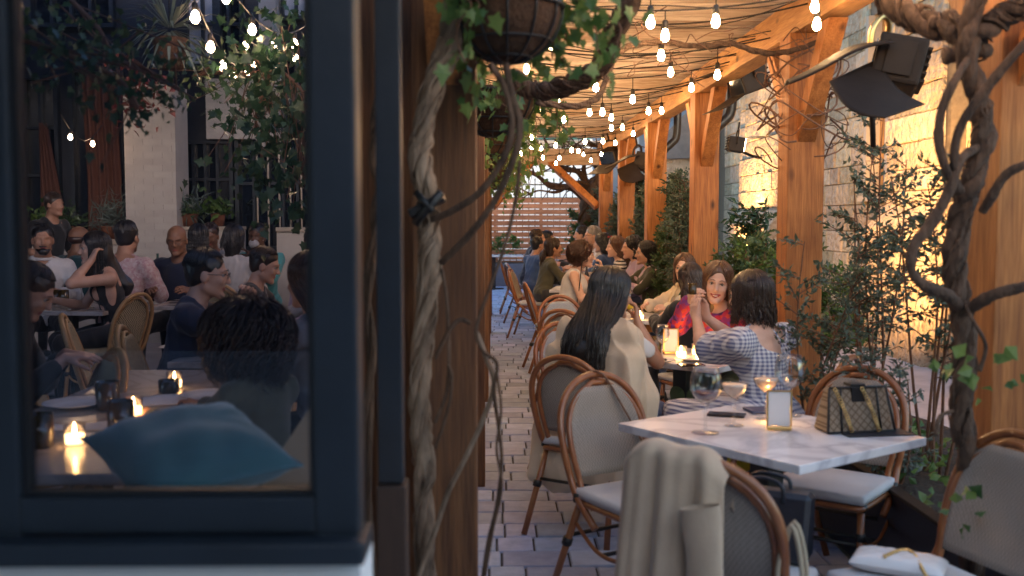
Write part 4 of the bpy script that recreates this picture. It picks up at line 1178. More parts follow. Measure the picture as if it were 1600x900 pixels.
chairs = [  # x, y, facing dx, dy, label
 (.58, 3.99, .50, -.87, 'taupe backed bistro chair nearest the aisle, with a dark strap slung over its back'),
 (.50, 5.08, .55, .83, 'bistro chair of the long black haired woman, directly behind the strap chair'),
 (.56, 6.10, .50, -.87, 'bistro chair half hidden by the long black hair, at the second table'),
 (.63, 7.57, .50, .87, 'empty bistro chair with grey back just beyond the long black haired woman'),
 (.66, 8.35, .40, -.90, 'empty bistro chair with pale back behind the curly haired woman'),
 (.62, 10.45, .90, .1, 'bistro chair under the curly haired woman in the white tank top'),
 (.50, 13.4, .90, -.2, 'bistro chair under the woman with the dark ponytail'),
 (.47, 15.0, .90, .2, 'bistro chair under the guest in blue denim'),
 (.38, 16.9, .95, 0, 'farthest bistro chair on the aisle, by the man in the dark jacket'),
 (1.40, 4.18, -.62, -.78, 'bistro chair behind the patterned handbag'),
 (.72, 3.02, .50, .86, 'bistro chair with a taupe coat hung over its back, in the foreground'),
 (1.28, 2.95, -.95, -.30, 'bistro chair in the lower right corner with a white clutch on its seat'),
 (1.42, 4.98, -.75, .60, 'bistro chair of the woman in the gingham dress'),
 (1.40, 7.0, -.35, .9, 'bistro chair under the woman in black with her back turned'),
 (1.62, 6.35, -.7, -.6, 'bistro chair under the smiling woman in the red floral blouse'),
 (1.62, 8.6, -.8, -.4, 'bistro chair under the woman in the open beige trench'),
]
CH = []
for i, (x, y, dx, dy, lab) in enumerate(chairs):
    if proto is None: c = proto = make_chair(M['rattan'], M['fabric'], M['seatf'], lab, 'rattan bistro chairs along the alley tables')
    else: c = copy_tree(proto)
    c.location = (x, y, .002); c.rotation_euler = (0, 0, face_yaw(dx, dy)); c['label'] = lab
    CH.append(c)
me2 = [k for k in CH[3].children if k.name.startswith('backrest')][0].data.copy(); me2.materials.clear(); me2.materials.append(M['fabric_b'])
for c in (CH[2], CH[4], CH[8], CH[5]):
    for ch in c.children:
        if ch.name.startswith('backrest'): ch.data = me2
# courtyard cane chairs
proto2 = None
cch = [(-2.02, 5.05, .95, .30, 'woven cane chair tilted beside the small plate table, nearest the window middle'),
 (-2.18, 6.00, .95, .30, 'woven cane chair behind the man with clasped hands'),
 (-1.86, 4.12, -.80, -.60, 'woven cane chair beside the typing hands at the left of the big table'),
 (-2.95, 7.70, -.85, .3, 'cane chair of the woman in the black dress'),
 (-3.62, 7.3, .8, .5, 'cane chair in the shadow at the left edge of the window'),
 (-2.30, 9.0, .2, 1.0, 'cane chair behind the guest with the pale grey top'),
 (-1.40, 7.1, .5, .85, 'cane chair back beside the man in the dark vest'),
 (-2.05, 11.2, -.2, -1.0, 'cane chair at the low wall by the turquoise shirt'),
 (-1.60, 5.30, .98, .14, 'cane chair under the man with clasped hands')]
for i, (x, y, dx, dy, lab) in enumerate(cch):
    if proto2 is None: c = proto2 = make_chair(M['rattan_l'], M['cane'], M['cane'], lab, 'woven cane chairs in the courtyard')
    else: c = copy_tree(proto2)
    c.name = 'cane_chair'
    c.location = (x, y, .102); c.rotation_euler = (0, 0, face_yaw(dx, dy)); c['label'] = lab

# ------------------------------------------------------------------ tables
def table(x, y, w, d, ang, z0, top, label, group, th=.032, hgt=.75, legs=1):
    root = empty('dining_table', (x, y, z0), ang, label, 'table', group)
    m = MB(); m.box(-w/2, w/2, -d/2, d/2, hgt-th, hgt, bev=.004); m.build('tabletop', top, root)
    m = MB(); xs = [0] if legs == 1 else [-w*.3, w*.3]
    for q in xs: m.box(q-.045, q+.045, -.045, .045, .03, hgt-th-.002, bev=.004)
    m.build('pedestal', M['blackm'], root)
    m = MB()
    for q in xs:
        m.box(q-.22, q+.22, -.03, .03, .002, .028, bev=.004); m.box(q-.03, q+.03, -.22, .22, .004, .0295, bev=.004)
    m.build('base', M['blackm'], root)
    return root
TG = 'marble tables along the alley'
a1 = math.atan2(-.71, .507)
T1 = table(1.03, 3.83, .87, .73, a1, 0, M['marble'], 'white marble table in the foreground with wine glasses and the patterned handbag', TG)
T2 = table(1.10, 5.95, .80, .66, R(-42), 0, M['marble'], 'second marble table, between the beige coat and the gingham dress', TG)
T3 = table(1.10, 8.45, .80, .66, R(-30), 0, M['marble'], 'marble table with the orange drink, beside the woman in the open trench', TG)
T4 = table(1.13, 11.8, .95, .72, R(-10), 0, M['marble'], 'marble table in front of the curly haired woman', TG)
T5 = table(1.02, 13.9, .80, .66, 0, 0, M['marble'], 'marble table beyond the striped shirt, mostly hidden by guests', TG)
T6 = table(.93, 16.1, .80, .66, 0, 0, M['marble'], 'farthest occupied marble table, between the two men in dark clothes', TG)
T7 = table(-.05, 22.6, 1.3, .6, 0, 0, M['marble'], 'empty white table on a black leg before the slat fence', TG)
LG = 'grey stone topped courtyard tables'
L1 = table(-1.27, 3.77, .86, 1.96, 0, .10, M['marble_l'], 'long stone topped table with candles just behind the window', LG)
L2 = table(-1.33, 5.28, .56, .56, 0, .10, M['marble_l'], 'small courtyard table with one plate, before the man with clasped hands', LG)
L3 = table(-3.42, 8.25, 1.0, .9, R(-6), .10, M['marble_l'], 'courtyard table with wine glasses between the bearded man and the woman in black', LG)
L4 = table(-2.45, 8.6, .7, .7, 0, .10, M['marble_l'], 'courtyard table with a green bottle beside the man in the navy polo', LG)
L5 = table(-1.15, 8.0, .6, .7, 0, .10, M['marble_l'], 'courtyard table at the right edge of the pane, by the lilac shirt', LG)
L6 = table(-1.75, 11.3, .7, .6, 0, .10, M['marble_l'], 'pale empty courtyard table against the low wall', LG)

# ------------------------------------------------------------------ tableware
def wine_glass(p, fill, label, group, sc=1.0, kindg='wine'):
    root = empty('wine_glass' if kindg == 'wine' else 'coupe_glass', p, 0, label, 'glass', group)
    if kindg == 'wine':
        pr = [(0,.001),(.038,.001),(.036,.004),(.008,.008),(.0042,.014),(.0040,.085),(.012,.097),(.030,.112),(.042,.138),(.044,.160),(.040,.190),(.034,.215),(.0332,.2149),(.039,.190),(.0430,.160),(.041,.138),(.029,.1135),(.010,.100),(0,.098)]
        fl = [(0,.1005),(.010,.1015),(.028,.1150),(.038,.133),(0,.133)]
    else:
        pr = [(0,.001),(.036,.001),(.034,.004),(.008,.008),(.0042,.014),(.0040,.095),(.012,.103),(.036,.125),(.047,.148),(.0480,.158),(.0472,.158),(.046,.148),(.035,.1262),(.010,.105),(0,.104)]
        fl = [(0,.106),(.010,.107),(.034,.1275),(.0450,.150),(.0440,.154),(0,.155)]
    m = MB(); m.lathe([(a*sc, b*sc) for a, b in pr], n=28); m.build('bowl', M['glass'], root)
    if fill: m = MB(); m.lathe([(a*sc, b*sc) for a, b in fl], n=24); m.build('drink', fill, root)
    return root
def tumbler(p, mat, label, group, r=.034, h=.10, cat='glass'):
    m = MB(); m.lathe([(0,.001),(r*.9,.001),(r,.006),(r*1.02,h),(r*.94,h),(r*.9,.012),(0,.010)], n=24)
    o = m.build('tumbler', mat, None, p); tag(o, label, cat, group); return o
def candle(p, label, group='lit tea light candles'):
    root = empty('candle', p, 0, label, 'candle', group)
    m = MB(); m.lathe([(0,.001),(.028,.001),(.030,.006),(.033,.070),(.0315,.070),(.0285,.008),(0,.007)], n=24); m.build('holder', M['glass'], root)
    m = MB(); m.lathe([(0,.0085),(.027,.009),(.029,.036),(.010,.033),(0,.034)], n=20); m.build('wax', M['wax'], root)
    m = MB(); m.lathe([(0,.036),(.005,.041),(.0065,.048),(.004,.060),(.0008,.072),(0,.073)], n=10); m.build('flame', M['flame'], root)
    return root
def plate(p, label, group='white plates', r=.12, food=False):
    root = empty('plate', p, 0, label, 'plate', group)
    m = MB(); m.lathe([(0,.002),(r*.6,.002),(r*.65,.004),(r,.016),(r*.99,.018),(r*.66,.007),(0,.0055)], n=32); m.build('dish', M['china'], root)
    if food:
        m = MB()
        for i in range(9): m.sphere((random.uniform(-.05,.05), random.uniform(-.05,.05), .018), random.uniform(.010,.018), 6, 0, (1.3, .8, .6))
        m.build('food', M['beer'], root)
    return root
def menu(p, ang, label, base=True, group='menu cards in gold stands'):
    root = empty('menu_stand', p, ang, label, 'menu stand', group)
    m = MB(); m.box(-.045, .045, -.022, .022, .001, .014, bev=.002); m.box(-.047, -.041, -.006, .006, .0142, .150); m.box(.041, .047, -.006, .006, .0142, .150); m.box(-.041, .041, -.006, .006, .146, .150); m.build('frame', M['gold'], root)
    m = MB(); m.box(-.0405, .0405, -.002, .002, .0145, .1455); m.build('card', M['paper'], root)
    return root
def onT(px, py, z=.75): v = G(px, py, z); v.z += .0015; return v
wine_glass(onT(1102,677), M['wine'], 'tall wine glass with a little red wine, left on the foreground table', 'stemmed glasses on the foreground table', 1.12).scale = (1.22,1.22,1.03)
wine_glass(onT(1147,666), M['coupe'], 'coupe glass of pale cocktail in the middle of the foreground table', 'stemmed glasses on the foreground table', 1.05, 'coupe')
wine_glass(onT(1196,655), M['coupe'], 'coupe glass half hidden behind the menu card', 'stemmed glasses on the foreground table', 1.05, 'coupe')
wine_glass(onT(1232,650), None, 'large empty wine glass behind the menu card', 'stemmed glasses on the foreground table', 1.12).scale = (1.22,1.22,1.03)
menu(onT(1217,672), R(-8), 'white menu card in a gold stand on the foreground table')
m = MB(); m.box(-.09, .09, -.055, .055, 0, .012, bev=.003); tag(m.build('notebook', M['bluebook'], None, onT(1200,643), R(8)), 'dark blue wallet lying behind the cocktail glasses', 'wallet')
m = MB(); m.box(-.075, .075, -.037, .037, 0, .009, bev=.003); tag(m.build('phone', M['phone'], None, onT(1135,650), R(-20)), 'black phone lying on the foreground table', 'phone')
candle(onT(1209,660), 'tea light glowing behind the menu card on the foreground table')
# second table
menu(onT(1048,553), R(8), 'white menu card on the second table, before the red floral blouse')
candle(onT(1064,560), 'tea light beside the menu card on the second table'); candle(onT(1089,556), 'tea light near the elbow on the second table')
candle(onT(1000,500), 'tea light beside the orange drink')
tumbler(onT(1024,552), M['amber'], 'dark amber tumbler beside the menu card on the second table', 'dark tumblers', .036, .10)
plate(onT(1028,566), 'white plate with food at the left of the second table', r=.10, food=True); plate(onT(1085,563), 'white plate by the gingham elbow', r=.11)
m = MB(); m.box(-.07, .07, -.036, .036, 0, .009, bev=.003); tag(m.build('phone', M['phone'], None, onT(1080,572), R(10)), 'black phone at the edge of the second table', 'phone')
wine_glass(onT(1035,560), None, 'empty wine glass on the second table', None, .9)
# orange drink
o_ = empty('cocktail_glass', onT(992,500), 0, 'short glass of orange cocktail with an orange slice, on the third table', 'glass')
m = MB(); m.lathe([(0,.001),(.035,.001),(.036,.005),(.038,.095),(.036,.095),(.034,.012),(0,.010)], n=24); m.build('tumbler', M['glass'], o_)
m = MB(); m.lathe([(0,.0105),(.0335,.0125),(.0345,.066),(0,.067)], n=20); m.build('drink', M['aperitif'], o_)
m = MB(); m.lathe([(0,0),(.026,0),(.026,.005),(0,.005)], n=20, M=Matrix.Translation((-.04,0,.105)) @ Matrix.Rotation(R(80),4,'X')); m.build('orange_slice', M['yellow'], o_)
# far tables
for (px, py, k, lab) in ((918,452,'coupe','pale cocktail by the curly haired woman'), (932,452,'wine','wine glass right of the pale cocktail by the curly haired woman'), (950,451,'wine','wine glass before the striped shirt'), (958,455,'wine','wine glass in front of the lilac sleeve')):
    wine_glass(onT(px,py), M['coupe'] if k == 'coupe' else None, lab, None, 1.25, k)
tumbler(onT(981,452), M['beer'], 'tall glass of dark stout before the lilac shirt', None, .04, .14)
tumbler(onT(925,455), M['beer'], 'dark drink beside the wine glass at the fourth table', 'dark tumblers', .035, .10)
plate(onT(995,456), 'white plate at the right of the fourth table', r=.13); plate(onT(968,457), 'white plate beside the dark stout', r=.11)
for (px,py) in ((760,389),(782,389)): pass
# courtyard table things
for (px, py, lab) in ((62,700,'dark amber tumbler at the lower left of the pane'), (169,641,'dark amber tumbler behind the first candle'), (189,676,'dark amber tumbler in front of the middle candle'), (264,615,'dark cup in front of the farthest candle')):
    tumbler(onT(px,py,.85), M['amber'], lab, 'dark tumblers', .042 if px != 264 else .04, .105 if px != 264 else .055)
for (px, py, lab) in ((117,697,'brightest tea light, nearest the window at the lower left'), (209,652,'tea light in the middle of the long courtyard table'), (273,608,'tea light farthest along the long courtyard table, by the dark curly hair')):
    candle(onT(px,py,.85), lab)
for (px, py, lab) in ((120,635,'white plate with napkin by the typing hands'), (330,622,'white plate under the dark curls'), (285,546,'plate on the small courtyard table'), (70,470,'plate at the bearded man')):
    plate(onT(px,py,.85), lab, r=.12)
def napkin(px, py, w, d, a, lab):
    m = MB(); m.sheet(lambda u, v: Vector(((u-.5)*w, (v-.5)*d, .004+.006*math.sin(u*7)*math.sin(v*5))), 8, 8)
    o = m.build('napkin', M['paper'], None, onT(px,py,.85), a); tag(o, lab, 'napkin', 'folded paper menus and napkins'); s_ = o.modifiers.new('s','SOLIDIFY'); s_.thickness = .004
napkin(140,668,.30,.11,R(3),'white paper menu beside the nearest tea light'); napkin(240,628,.28,.20,R(20),'white paper napkin beside the middle tea light')
napkin(310,645,.22,.20,R(30),'white napkin beside the teal pillow tip')
for (px, py, lab) in ((128,470,'empty wine glass left of a pair on the courtyard table'), (143,466,'empty wine glass right of a pair on the courtyard table')): wine_glass(onT(px,py,.85), None, lab, None, 1.1)
for (px, py, lab) in ((53,462,'dark tumbler by the bearded man'), (88,474,'dark tumbler beside the wine glasses'), (100,474,'dark cup beside the wine glasses')): tumbler(onT(px,py,.85), M['amber'], lab, 'dark tumblers', .04, .11)
b_ = MB(); b_.lathe([(0,0),(.035,0),(.037,.01),(.037,.16),(.028,.20),(.014,.23),(.013,.29),(.015,.30),(.0,.30)], n=20); tag(b_.build('bottle', pmat('green_bottle_glass', (.05,.10,.09), .1), None, onT(247,437,.85)), 'green glass water bottle beside the navy polo', 'bottle')
tumbler(onT(262,440,.85), M['aperitif'], 'amber drink beside the water bottle', None, .035, .09)
# bench with pillow behind the window
bn = empty('banquette', (0,0,0), 0, 'cream upholstered banquette behind the window', 'bench')
m = MB(); m.box(-1.25, -.33, 1.95, 2.42, .10, .50, bev=.02); m.build('seat', M['cream'], bn)
m = MB(); m.box(-1.25, -.50, 2.10, 2.42, .503, .915, bev=.03, smooth=True); m.build('backrest', M['cream'], bn)
m = MB(); m.prism([(-.62,.50),(-.36,.50),(-.36,1.12),(-.42,1.14),(-.56,.93)], 2.44, 2.66); m.build('end_bolster', M['cream'], bn)
f = SDF(.010)
c = np.array([-.66, 2.13, 1.0])
def pil(nx=22):
    V = []; m = MB()
    def s_(sgn):
        def fn(u, v):
            a, b = u*2-1, v*2-1
            e = (1-abs(a)**2.6)*(1-abs(b)**2.6)
            th = .085*max(e,0)**.55
            cx = .235*a*(1-.09*(1-abs(b)**2)) ; cy = .235*b*(1-.09*(1-abs(a)**2))
            wr = (.007*math.sin(a*5+b*3)*math.sin(b*4-a*3) + .005*math.sin(a*13-b*5)*abs(a*b) + .012*math.sin(math.atan2(b-.1,a-.2)*9)*(a*a+b*b)*.5*(1-e*.6))*max(e,0)**.5
            return Vector((cx, cy, sgn*(th+wr) if e > 0 else 0))
        return fn
    m.sheet(s_(1), nx, nx); m.sheet(s_(-1), nx, nx); return m
o = pil(36).build('pillow', M['teal'], None, W(300,700,2.30)); o.matrix_world = Matrix.Translation(W(298,706,2.30)) @ Matrix.Rotation(R(14),4,'X') @ Matrix.Rotation(R(4),4,'Y') @ Matrix.Rotation(R(38),4,'Z') @ Matrix.Diagonal((.78,.78,.95,1)); tag(o, 'teal velvet pillow leaning on the banquette behind the window', 'pillow')
def edge(t):
    s_, k = int(t*4) % 4, (t*4) % 1; a, b = [(2*k-1,-1),(1,2*k-1),(1-2*k,1),(-1,1-2*k)][s_]
    return Vector((.235*a*(1-.09*(1-abs(b)**2)), .235*b*(1-.09*(1-abs(a)**2)), 0))
pm = MB(); pm.tube([edge(i/80) for i in range(81)], .0045, 6); pm.build('piping', M['teal'], o)

# ------------------------------------------------------------------ bags and coats on chairs
hbg = empty('handbag', onT(1333,672), R(10), 'brown lattice patterned handbag with gold chains on the foreground table', 'handbag')
hbg.scale = (1,1,1)
m = MB(); m.add([(-.135,-.06,0),(.135,-.06,0),(.135,.06,0),(-.135,.06,0),(-.115,-.022,.165),(.115,-.022,.165),(.115,.022,.165),(-.115,.022,.165)], [(3,2,1,0),(4,5,6,7),(0,1,5,4),(1,2,6,5),(2,3,7,6),(3,0,4,7)]); bd = m.build('body', CL['bagcanvas'], hbg); bd.modifiers.new('b','BEVEL').width = .008
m = MB()
for sx in (-1,1):
    m.tube([(sx*.137,-.062,.004),(sx*.116,-.024,.166)], .0045, 6); m.tube([(sx*.080,-.064,.0),(sx*.072,-.030,.166)], .004, 6)
m.tube([(-.137,-.062,.005),(.137,-.062,.005)], .0045, 6); m.tube([(-.116,-.024,.167),(.116,-.024,.167)], .005, 6)
m.box(-.028,.028,-.034,-.024,.105,.168,bev=.003); m.box(-.03,.03,-.03,.03,.1685,.180,bev=.004); m.build('trim', M['blackm'], hbg)
for sx in (-1, 1):
    m = MB(); n_ = 17
    for i in range(n_):
        t = i/(n_-1); p = Vector((-.045+sx*.055+.055*t, -.070-.010*math.sin(t*PI)+.028*(1-t)*1.0, .150*(1-t)+.012))
        q = [p+Vector((.0065*math.cos(w), .003*math.sin(w+i), .0075*math.sin(w))) for w in np.linspace(0,2*PI,9)]
        m.tube(q, .0019, 5)
    m.build('chain', M['gold'], hbg)
m = MB(); m.box(-.13,.13,-.05,.06,-.0005,.003); tag(m.build('folder', M['navyleather'], None, onT(1368,678), R(8)), 'thin dark folder under the patterned handbag', 'folder')
# clutch
cl = empty('clutch_bag', (1.23, 3.05, .474), R(-30), 'white quilted clutch with a chain on the lower right chair', 'clutch bag')
m = MB()
def cf(sg):
    def fn(u, v):
        a, b = u*2-1, v*2-1; e = max(0, (1-abs(a)**4)*(1-abs(b)**4)); q = .004*abs(math.sin(a*8+b*5))*abs(math.sin(a*8-b*5))
        return Vector((.135*a, .075*b, .028+sg*(.027*e**.4+q*e)))
    return fn
m.sheet(cf(1), 24, 16); m.sheet(cf(-1), 24, 16); m.build('body', M['china'], cl)
m = MB()
for i in range(30):
    t = i/29; p = Vector((-.03+.16*t, -.06+.10*math.sin(t*5), .060-.03*t*t)); m.sphere(p, .0065, 6)
m.build('chain', M['gold'], cl)
# coat over chair back
def hung_coat(x, y, dx, dy, mat, label):
    root = empty('hung_coat', (x, y, .002), face_yaw(dx, dy), label, 'coat')
    def shell(name, w0, w1, L, fr, amp, seed, xo=0):
        m = MB(); rr = random.Random(seed); p1, p2 = rr.uniform(0,6), rr.uniform(0,6)
        def fn(u, v):
            a = u*2-1; s_ = v*(L+.17)
            yb, zt = backy(.893), .918
            if s_ < .13: yy, zz = .045 - 0, zt-.13+s_; yy = yb+.045+.012*(1-s_/.13)
            elif s_ < .19: t = (s_-.13)/.06; yy = yb+.045-.090*t; zz = zt+.018*math.sin(t*PI)
            else: t = s_-.19; yy = yb-.045-.03*min(t*3,1)-.02*t; zz = zt-t
            k = min(max((s_-.15)/.5, 0), 1); w = w0+(w1-w0)*k
            xx = xo + w*a; 
            fold = amp*(.25+k)*(math.sin(a*fr+p1+k*.6)+.5*math.sin(a*fr*1.9+p2+k*1.5))
            zz -= (abs(a+.1)**2.6)*.055*(1 if s_ > .08 else .6)+.010*math.sin(a*5+p1); yy += fold*(-1 if s_ > .16 else .3) 
            if s_ > .16: yy -= .018*math.sin(a*PI/2+PI/2)
            return Vector((xx, yy, zz))
        m.sheet(fn, 60, 60); o = m.build(name, mat, root); q = o.modifiers.new('s','SOLIDIFY'); q.thickness = .009; q.offset = 0
    shell('coat_body', .140, .155, .80, 8.5, .019, 3, -.060)
    m = MB(); rr = random.Random(2)
    def sl(u, v):
        w = u*2*PI; L = .62*v; r = .052-.010*v; 
        return Vector((.040+r*math.cos(w)*1.0+.02*math.sin(v*4), backy(.893)-.115-.03*v+r*.5*math.sin(w)+.006*math.sin(v*22+w), .80-L+.012*math.cos(w)))
    m.sheet(sl, 24, 30); m.build('sleeve', mat, root)
    return root
hung_coat(.72, 3.02, .50, .86, M['coat2'], 'taupe coat hung over the back of the foreground chair')
# strap bag on first chair
st = empty('crossbody_bag', (.58, 3.99, 0), face_yaw(.50, -.87), 'thin brown bag strap slung over the first aisle chair', 'bag')
m = MB(); m.tube(crom([(.03,backy(.89)-.02,.905),(-.02,backy(.89)+.03,.90),(-.09,-.25,.76),(-.165,-.20,.60),(-.19,-.14,.50)], 5), .008, 6, ell=.5); m.build('strap', M['bark2'], st)
m = MB(); m.box(-.26,-.215,-.19,-.03,.26,.44,bev=.02, smooth=True); m.build('pouch', M['rattan'], st)
def tote(p, ang, w, d, h, mat, label, hl=.16):
    root = empty('tote_bag', p, ang, label, 'bag')
    m = MB(); m.add([(-w*.46,-d*.5,0),(w*.46,-d*.5,0),(w*.46,d*.5,0),(-w*.46,d*.5,0),(-w*.5,-d*.3,h),(w*.5,-d*.3,h),(w*.5,d*.3,h),(-w*.5,d*.3,h)], [(3,2,1,0),(4,5,6,7),(0,1,5,4),(1,2,6,5),(2,3,7,6),(3,0,4,7)]); o = m.build('body', mat, root); o.modifiers.new('b','BEVEL').width = .015
    for s_ in (-1,1):
        m = MB(); m.tube(crom([(-w*.22,s_*d*.32,h-.03),(-w*.20,s_*d*.35,h+hl*.6),(0,s_*d*.25,h+hl),(w*.20,s_*d*.35,h+hl*.6),(w*.22,s_*d*.32,h-.03)],4), .007, 6); m.build('handle', mat, root)
    return root
tote((.86,3.20,.475), R(-30), .30, .13, .22, M['navyleather'], 'dark navy leather tote standing on the foreground chair', .04)
tote((.80,2.70,.13), R(-30), .16, .07, .30, M['tan'], 'small beige canvas tote hanging from the foreground chair', .30)
tote((1.28,5.55,.002), R(20), .26, .12, .24, M['yellow'], 'yellow bag on the paving under the second table', .05)
# ------------------------------------------------------------------ plants
def leaf_cloud(P, size, rng, asp=.42, droop=.2, D=None):
    """P (N,3) points -> leaf blades, two quads each folded along the midrib"""
    N = len(P); d = rng.normal(size=(N,3)) if D is None else D + rng.normal(size=(N,3))*.55
    d[:, 2] -= droop; d /= np.linalg.norm(d, axis=1)[:, None]
    s = np.cross(d, rng.normal(size=(N,3))); s /= np.linalg.norm(s, axis=1)[:, None]; n = np.cross(d, s)
    L = size*rng.uniform(.6, 1.25, N)[:, None]
    w = L*asp*.5
    a = P; b = P + d*L*.45 + s*w + n*w*.35; c = P + d*L - n*L*.12; e = P + d*L*.45 - s*w + n*w*.35; m = P + d*L*.5
    V = np.stack([a,b,c,e,m], 1).reshape(-1,3); i = np.arange(N)[:, None]*5
    Q = np.concatenate([i+[0,1,4,4], i+[1,2,4,4]], 0)
    T = np.concatenate([i+np.array([[0,1,4]]), i+np.array([[1,2,4]]), i+np.array([[4,2,3]]), i+np.array([[0,4,3]])], 0)
    return V, T
def grow(base, h, nst, rng, spread=.25, twig=.28, ntw=16, r0=.010, lean=(0,0), up=.5):
    """thin upright stems with side twigs; returns tube list and leaf points with directions"""
    T = []; LP = []; LD = []
    for i in range(nst):
        a = rng.uniform(0, 2*PI); dr = np.array([math.cos(a), math.sin(a), 0])*spread*rng.uniform(.3,1)
        pts = []; hh = h*rng.uniform(.7,1.0); w1, w2 = rng.uniform(0,6,2)
        for k in range(9):
            t = k/8; pts.append(np.array(base) + dr*t**1.3*h*.6 + np.array([lean[0]*t*t + .03*math.sin(t*5+w1), lean[1]*t*t+.03*math.sin(t*4+w2), hh*t]))
        T.append((pts, [r0*(1-.75*k/8) for k in range(9)]))
        for j in range(ntw):
            t = rng.uniform(.40, 1.0); k = min(int(t*8), 7); f = t*8-k; p = pts[k]*(1-f)+pts[k+1]*f
            aa = rng.uniform(0, 2*PI); d = np.array([math.cos(aa), math.sin(aa), up*rng.uniform(.2,1.6)]); d /= np.linalg.norm(d)
            L = twig*rng.uniform(.4,1.1)*(1.15-t*.6); q = [p + d*L*s + np.array([0,0,-.06*L*s*s]) for s in (0,.33,.66,1)]
            T.append((q, [.0035,.003,.0025,.0015]))
            for s in np.linspace(.15,1.05,11):
                for _ in range(2):
                    LP.append(p + d*L*s + rng.normal(size=3)*.008); LD.append(d*.8 + rng.normal(size=3)*.5)
    return T, np.array(LP), np.array(LD)
def shrub(name, base, h, nst, label, cat, group, leaf, size, seed, spread=.25, twig=.28, ntw=16, asp=.42, lean=(0,0), bark='bark2', up=.5, pot=None, r0=.010):
    rng = np.random.default_rng(seed)
    root = empty(name, (0,0,0), 0, label, cat, group)
    T, LP, LD = grow(base, h, nst, rng, spread, twig, ntw, r0, lean, up)
    m = MB()
    for pts, rs in T: m.tube(pts, rs, 5, caps=False)
    m.build('stem', M[bark], root)
    V, F3 = leaf_cloud(LP, size, rng, asp, .15, LD)
    np_obj('foliage', V, F3, M[leaf], root, smooth=False)
    return root
SG = 'shrubs in the planting bed between the posts and the stone wall'
def bedpt(px, Y): v = W(px, 400, Y); return (v.x, Y, .13)
for k, (px, Y, h, nst, lab, leaf, size, sp, tw, nt_) in enumerate([
 (1370, 5.45, 2.05, 6, 'tall airy olive leaved shrub between the two nearest posts, before the lit wall', 'leaf_olive', .040, .24, .34, 18),
 (1262, 5.05, 1.75, 3, 'dark leafy shrub reaching across the second post', 'leaf_olive', .040, .30, .34, 20),
 (1470, 4.70, 1.80, 6, 'shrub tangled behind the twisted vine trunk', 'leaf_olive', .040, .26, .32, 13),
 (1545, 4.6, 1.9, 4, 'leafy shrub right of the twisted vine trunk', 'leaf_bush', .045, .25, .30, 10),
 (1400, 4.45, .95, 7, 'low grey green shrub at the foot of the nearest bed', 'leaf_grey', .036, .40, .20, 9),
 (1290, 7.2, 1.15, 4, 'bright green bush glimpsed right of the second post', 'leaf_green', .05, .35, .26, 30),
 (1214, 7.3, 1.25, 8, 'bright green bush behind the woman in the gingham dress', 'leaf_green', .05, .35, .26, 30),
 (1165, 7.9, 1.45, 6, 'dark spreading shrub behind the smiling woman', 'leaf_bush', .07, .30, .40, 24),
 (1074, 9.9, 1.85, 7, 'leafy shrub rising between the third and fourth posts', 'leaf_olive', .045, .16, .26, 40),
 (1045, 10.7, 1.55, 6, 'low dense shrub just right of the woman in patterned lilac sleeves', 'leaf_bush', .050, .15, .24, 36),
 (1072, 10.9, 1.95, 8, 'dense dark green shrub left of the third post', 'leaf_dark', .05, .25, .32, 44),
 (1045, 12.0, 1.90, 9, 'grey green shrub behind the women in lilac', 'leaf_olive', .055, .28, .34, 40),
 (1022, 13.2, 1.75, 9, 'olive leaved shrub before the fourth post', 'leaf_olive', .06, .28, .34, 40),
 (1003, 14.4, 2.2, 9, 'tall dark conifer like shrub between the far posts', 'leaf_dark', .055, .16, .26, 60),
 (980, 15.8, 2.0, 9, 'grey shrub beside the fifth post', 'leaf_olive', .065, .25, .36, 44),
 (956, 17.6, 1.9, 9, 'dusky shrub near the farthest post', 'leaf_olive', .07, .25, .38, 44),
 (925, 18.0, 1.6, 9, 'shrub below the old vine at the end of the pergola', 'leaf_bush', .08, .28, .40, 40),
 (1190, 8.6, 1.5, 5, 'thin shrub before the lit pilaster', 'leaf_dark', .07, .30, .40, 22),
 (1235, 9.8, 1.3, 5, 'shrub between the second and third posts, low against the wall', 'leaf_bush', .07, .30, .38, 24)]):
    shrub('garden_shrub', bedpt(px, Y), h, nst, lab, 'shrub', SG, leaf, size, 40+k, sp, tw, nt_)
shrub('small_plant', (1.98, 10.1, .1), 1.1, 5, 'leafy plant leaning beside the woman in patterned lilac sleeves', 'plant', None, 'leaf_bush', .075, 90, .35, .30, 22, up=.3)
for k, px in enumerate((757, 778, 806, 838, 868)):
    v = W(px, 400, 23.9); shrub('fence_plant', (v.x, 23.9, .53), .62, 1, ['sparse green plant in the grey planter, farthest left','feathery plant in the grey planter, second from left','green plant in the middle of the grey planter','leafy plant in the grey planter right of its middle','green plant at the right end of the grey planter'][k], 'plant', 'plants in the grey planter', 'leaf_green', .08, 100+k, .1, .3, 14)
# near planter with metal rim
pn = empty('garden_planter', (1.63, 0, 0), 0, 'dark planter edge with a metal rim along the garden bed', 'planter')
m = MB(); m.box(0, .03, 2.2, 5.75, 0, .42); m.build('side_panel', M['navyleather'], pn)
m = MB(); m.box(-.012, .045, 2.2, 5.75, .423, .440, bev=.003); m.build('rim', M['lampm'], pn)
m = MB(); m.sheet(lambda u, v: Vector((.047+u*.9, 2.2+v*3.5, .36+.03*math.sin(u*14+v*40)*math.sin(v*63))), 16, 60); m.build('soil', M['soil'], pn)
rng = np.random.default_rng(9)
P = np.stack([rng.uniform(1.70, 2.3, 420), rng.uniform(2.6, 5.6, 420), rng.uniform(.38, .50, 420)], 1)
V, T3 = leaf_cloud(P, .055, rng, .7, -.2); o = np_obj('ground_cover', V, T3, M['leaf_ivy'], smooth=False); kind(o, 'stuff')

